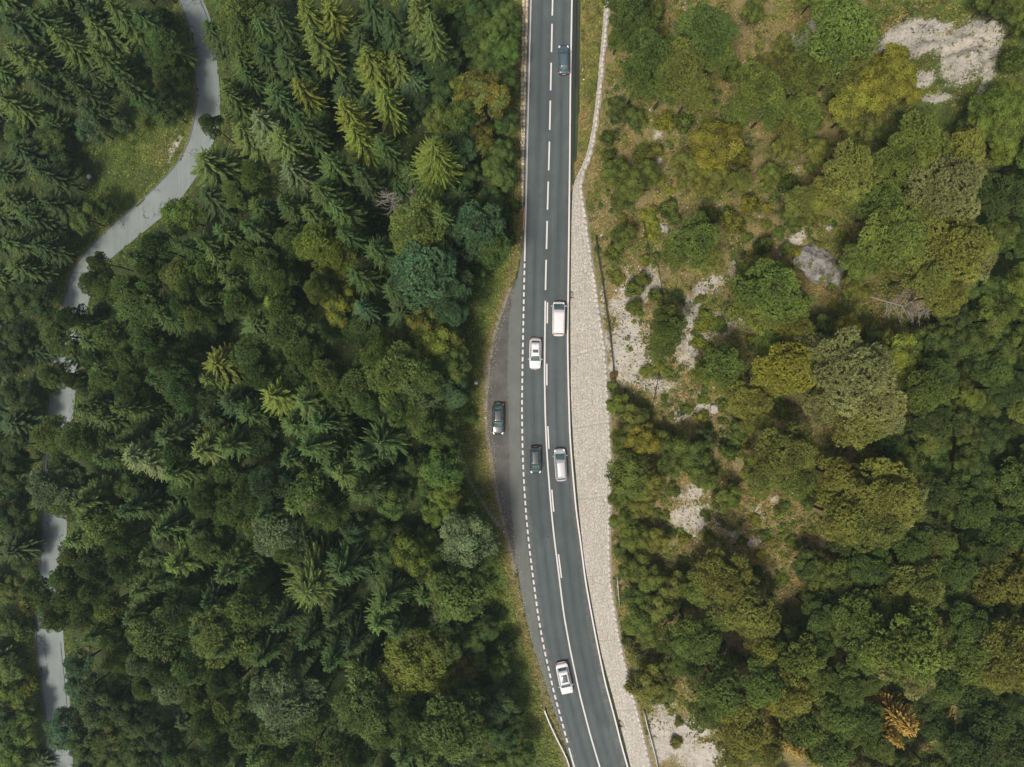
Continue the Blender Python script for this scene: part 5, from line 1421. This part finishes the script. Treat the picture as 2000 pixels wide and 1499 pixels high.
    if rails:
        for s in (-1, 1):
            m_ = MB(); xr_ = s * wr * .93
            m_.tube([(xr_, yr1 + .15, H - .03), (xr_, yr1 + .3, H + .05), (xr_, yf1 - .35, H + .05), (xr_, yf1 - .2, H - .03)], .022, 6); m_.build('roof_rail', rails, root)
    if spoiler:
        m_ = MB(); m_.box((0, yr1 - .08, H - .06), (wr * 1.85, .22, .04)); m_.build('spoiler', paint, root)
    return root
P_white = simple('car_paint_white', (.64, .61, .62), .28, .5, coat=.8)
P_silver = simple('car_paint_silver', (.47, .47, .49), .28, .5, coat=.8, metal=.25)
P_blue = simple('car_paint_grey_blue', (.085, .12, .14), .30, .5, coat=.8, metal=.3)
P_black = simple('car_paint_black', (.03, .036, .04), .20, .6, coat=1.0)
P_dark = simple('car_paint_dark_slate', (.030, .042, .046), .22, .6, coat=1.0)
car('estate_car', 'grey-blue estate car with red tail lights driving uphill near the upper edge', 'car', 1101.5, 115.5, 1, L=4.35, Wd=1.72, H=1.55, paint=P_blue, hood=.95, boot=.22, f_slope=.55, r_slope=.45, belt=.96, roofw=.70, rails=None, trim=M['black_plastic'])
car('van', 'long white passenger van in the lane beside the stone wall', 'van', 1091.5, 622, -1, L=5.05, Wd=1.94, H=1.95, paint=P_white, hood=.52, boot=.10, f_slope=.98, r_slope=.16, belt=1.10, roofw=.87, hoodz=1.0, van=True)
car('car', 'white saloon-bodied car with small dark sunroof left of the white van', 'car', 1045.5, 691, 179, L=4.55, Wd=1.82, H=1.46, paint=P_white, hood=1.25, boot=.30, f_slope=.78, r_slope=.42, roofw=.68, sunroof=(.52, .24))
car('parked_car', 'black estate car with bright side rails parked on the worn lay-by strip', 'car', 973, 819, 180, L=4.75, Wd=1.80, H=1.47, paint=P_dark, hood=1.30, boot=.25, f_slope=.75, r_slope=.65, roofw=.70, rails=M['chrome'], z=0.0)
car('compact_car', 'small black hatchback with bright headlights left of the silver people carrier', 'car', 1046, 899.5, 181, L=4.05, Wd=1.72, H=1.56, paint=P_dark, hood=.80, boot=.12, f_slope=.62, r_slope=.30, belt=.98, roofw=.70)
car('people_carrier', 'silver-white people carrier with grey roof rails beside the widest wall part', 'car', 1095, 908.5, 4, L=4.8, Wd=1.84, H=1.68, paint=P_silver, hood=.85, boot=.16, f_slope=.95, r_slope=.30, belt=1.0, roofw=.74, rails=M['kerb'])
car('car', 'white car with long dark panoramic roof, lowest on the road', 'car', 1102.5, 1327, 192, L=4.75, Wd=1.92, H=1.52, paint=P_white, hood=1.20, boot=.55, f_slope=.70, r_slope=.45, roofw=.72, sunroof=(.28, .14))
print('COUNTS', count, 'fillers', nfill, 'objects', len(bpy.data.objects))

# ------------------------------------------------------------------ air
bm = bmesh.new(); bmesh.ops.create_cube(bm, size=1.0)
for v in bm.verts: v.co = Vector((v.co.x * 1240, v.co.y * 1240, -91 + (v.co.z + .5) * 213))
me = bpy.data.meshes.new('haze'); bm.to_mesh(me); bm.free()
hm = bpy.data.materials.new('haze'); hm.use_nodes = True; hm.node_tree.nodes.clear()
ho = hm.node_tree.nodes.new('ShaderNodeOutputMaterial'); hv = hm.node_tree.nodes.new('ShaderNodeVolumePrincipled')
hv.inputs['Color'].default_value = (.70, .93, .93, 1); hv.inputs['Density'].default_value = .00024; hv.inputs['Anisotropy'].default_value = .2
hm.node_tree.links.new(hv.outputs[0], ho.inputs['Volume'])
tag(link('haze', me, hm), kind='stuff')
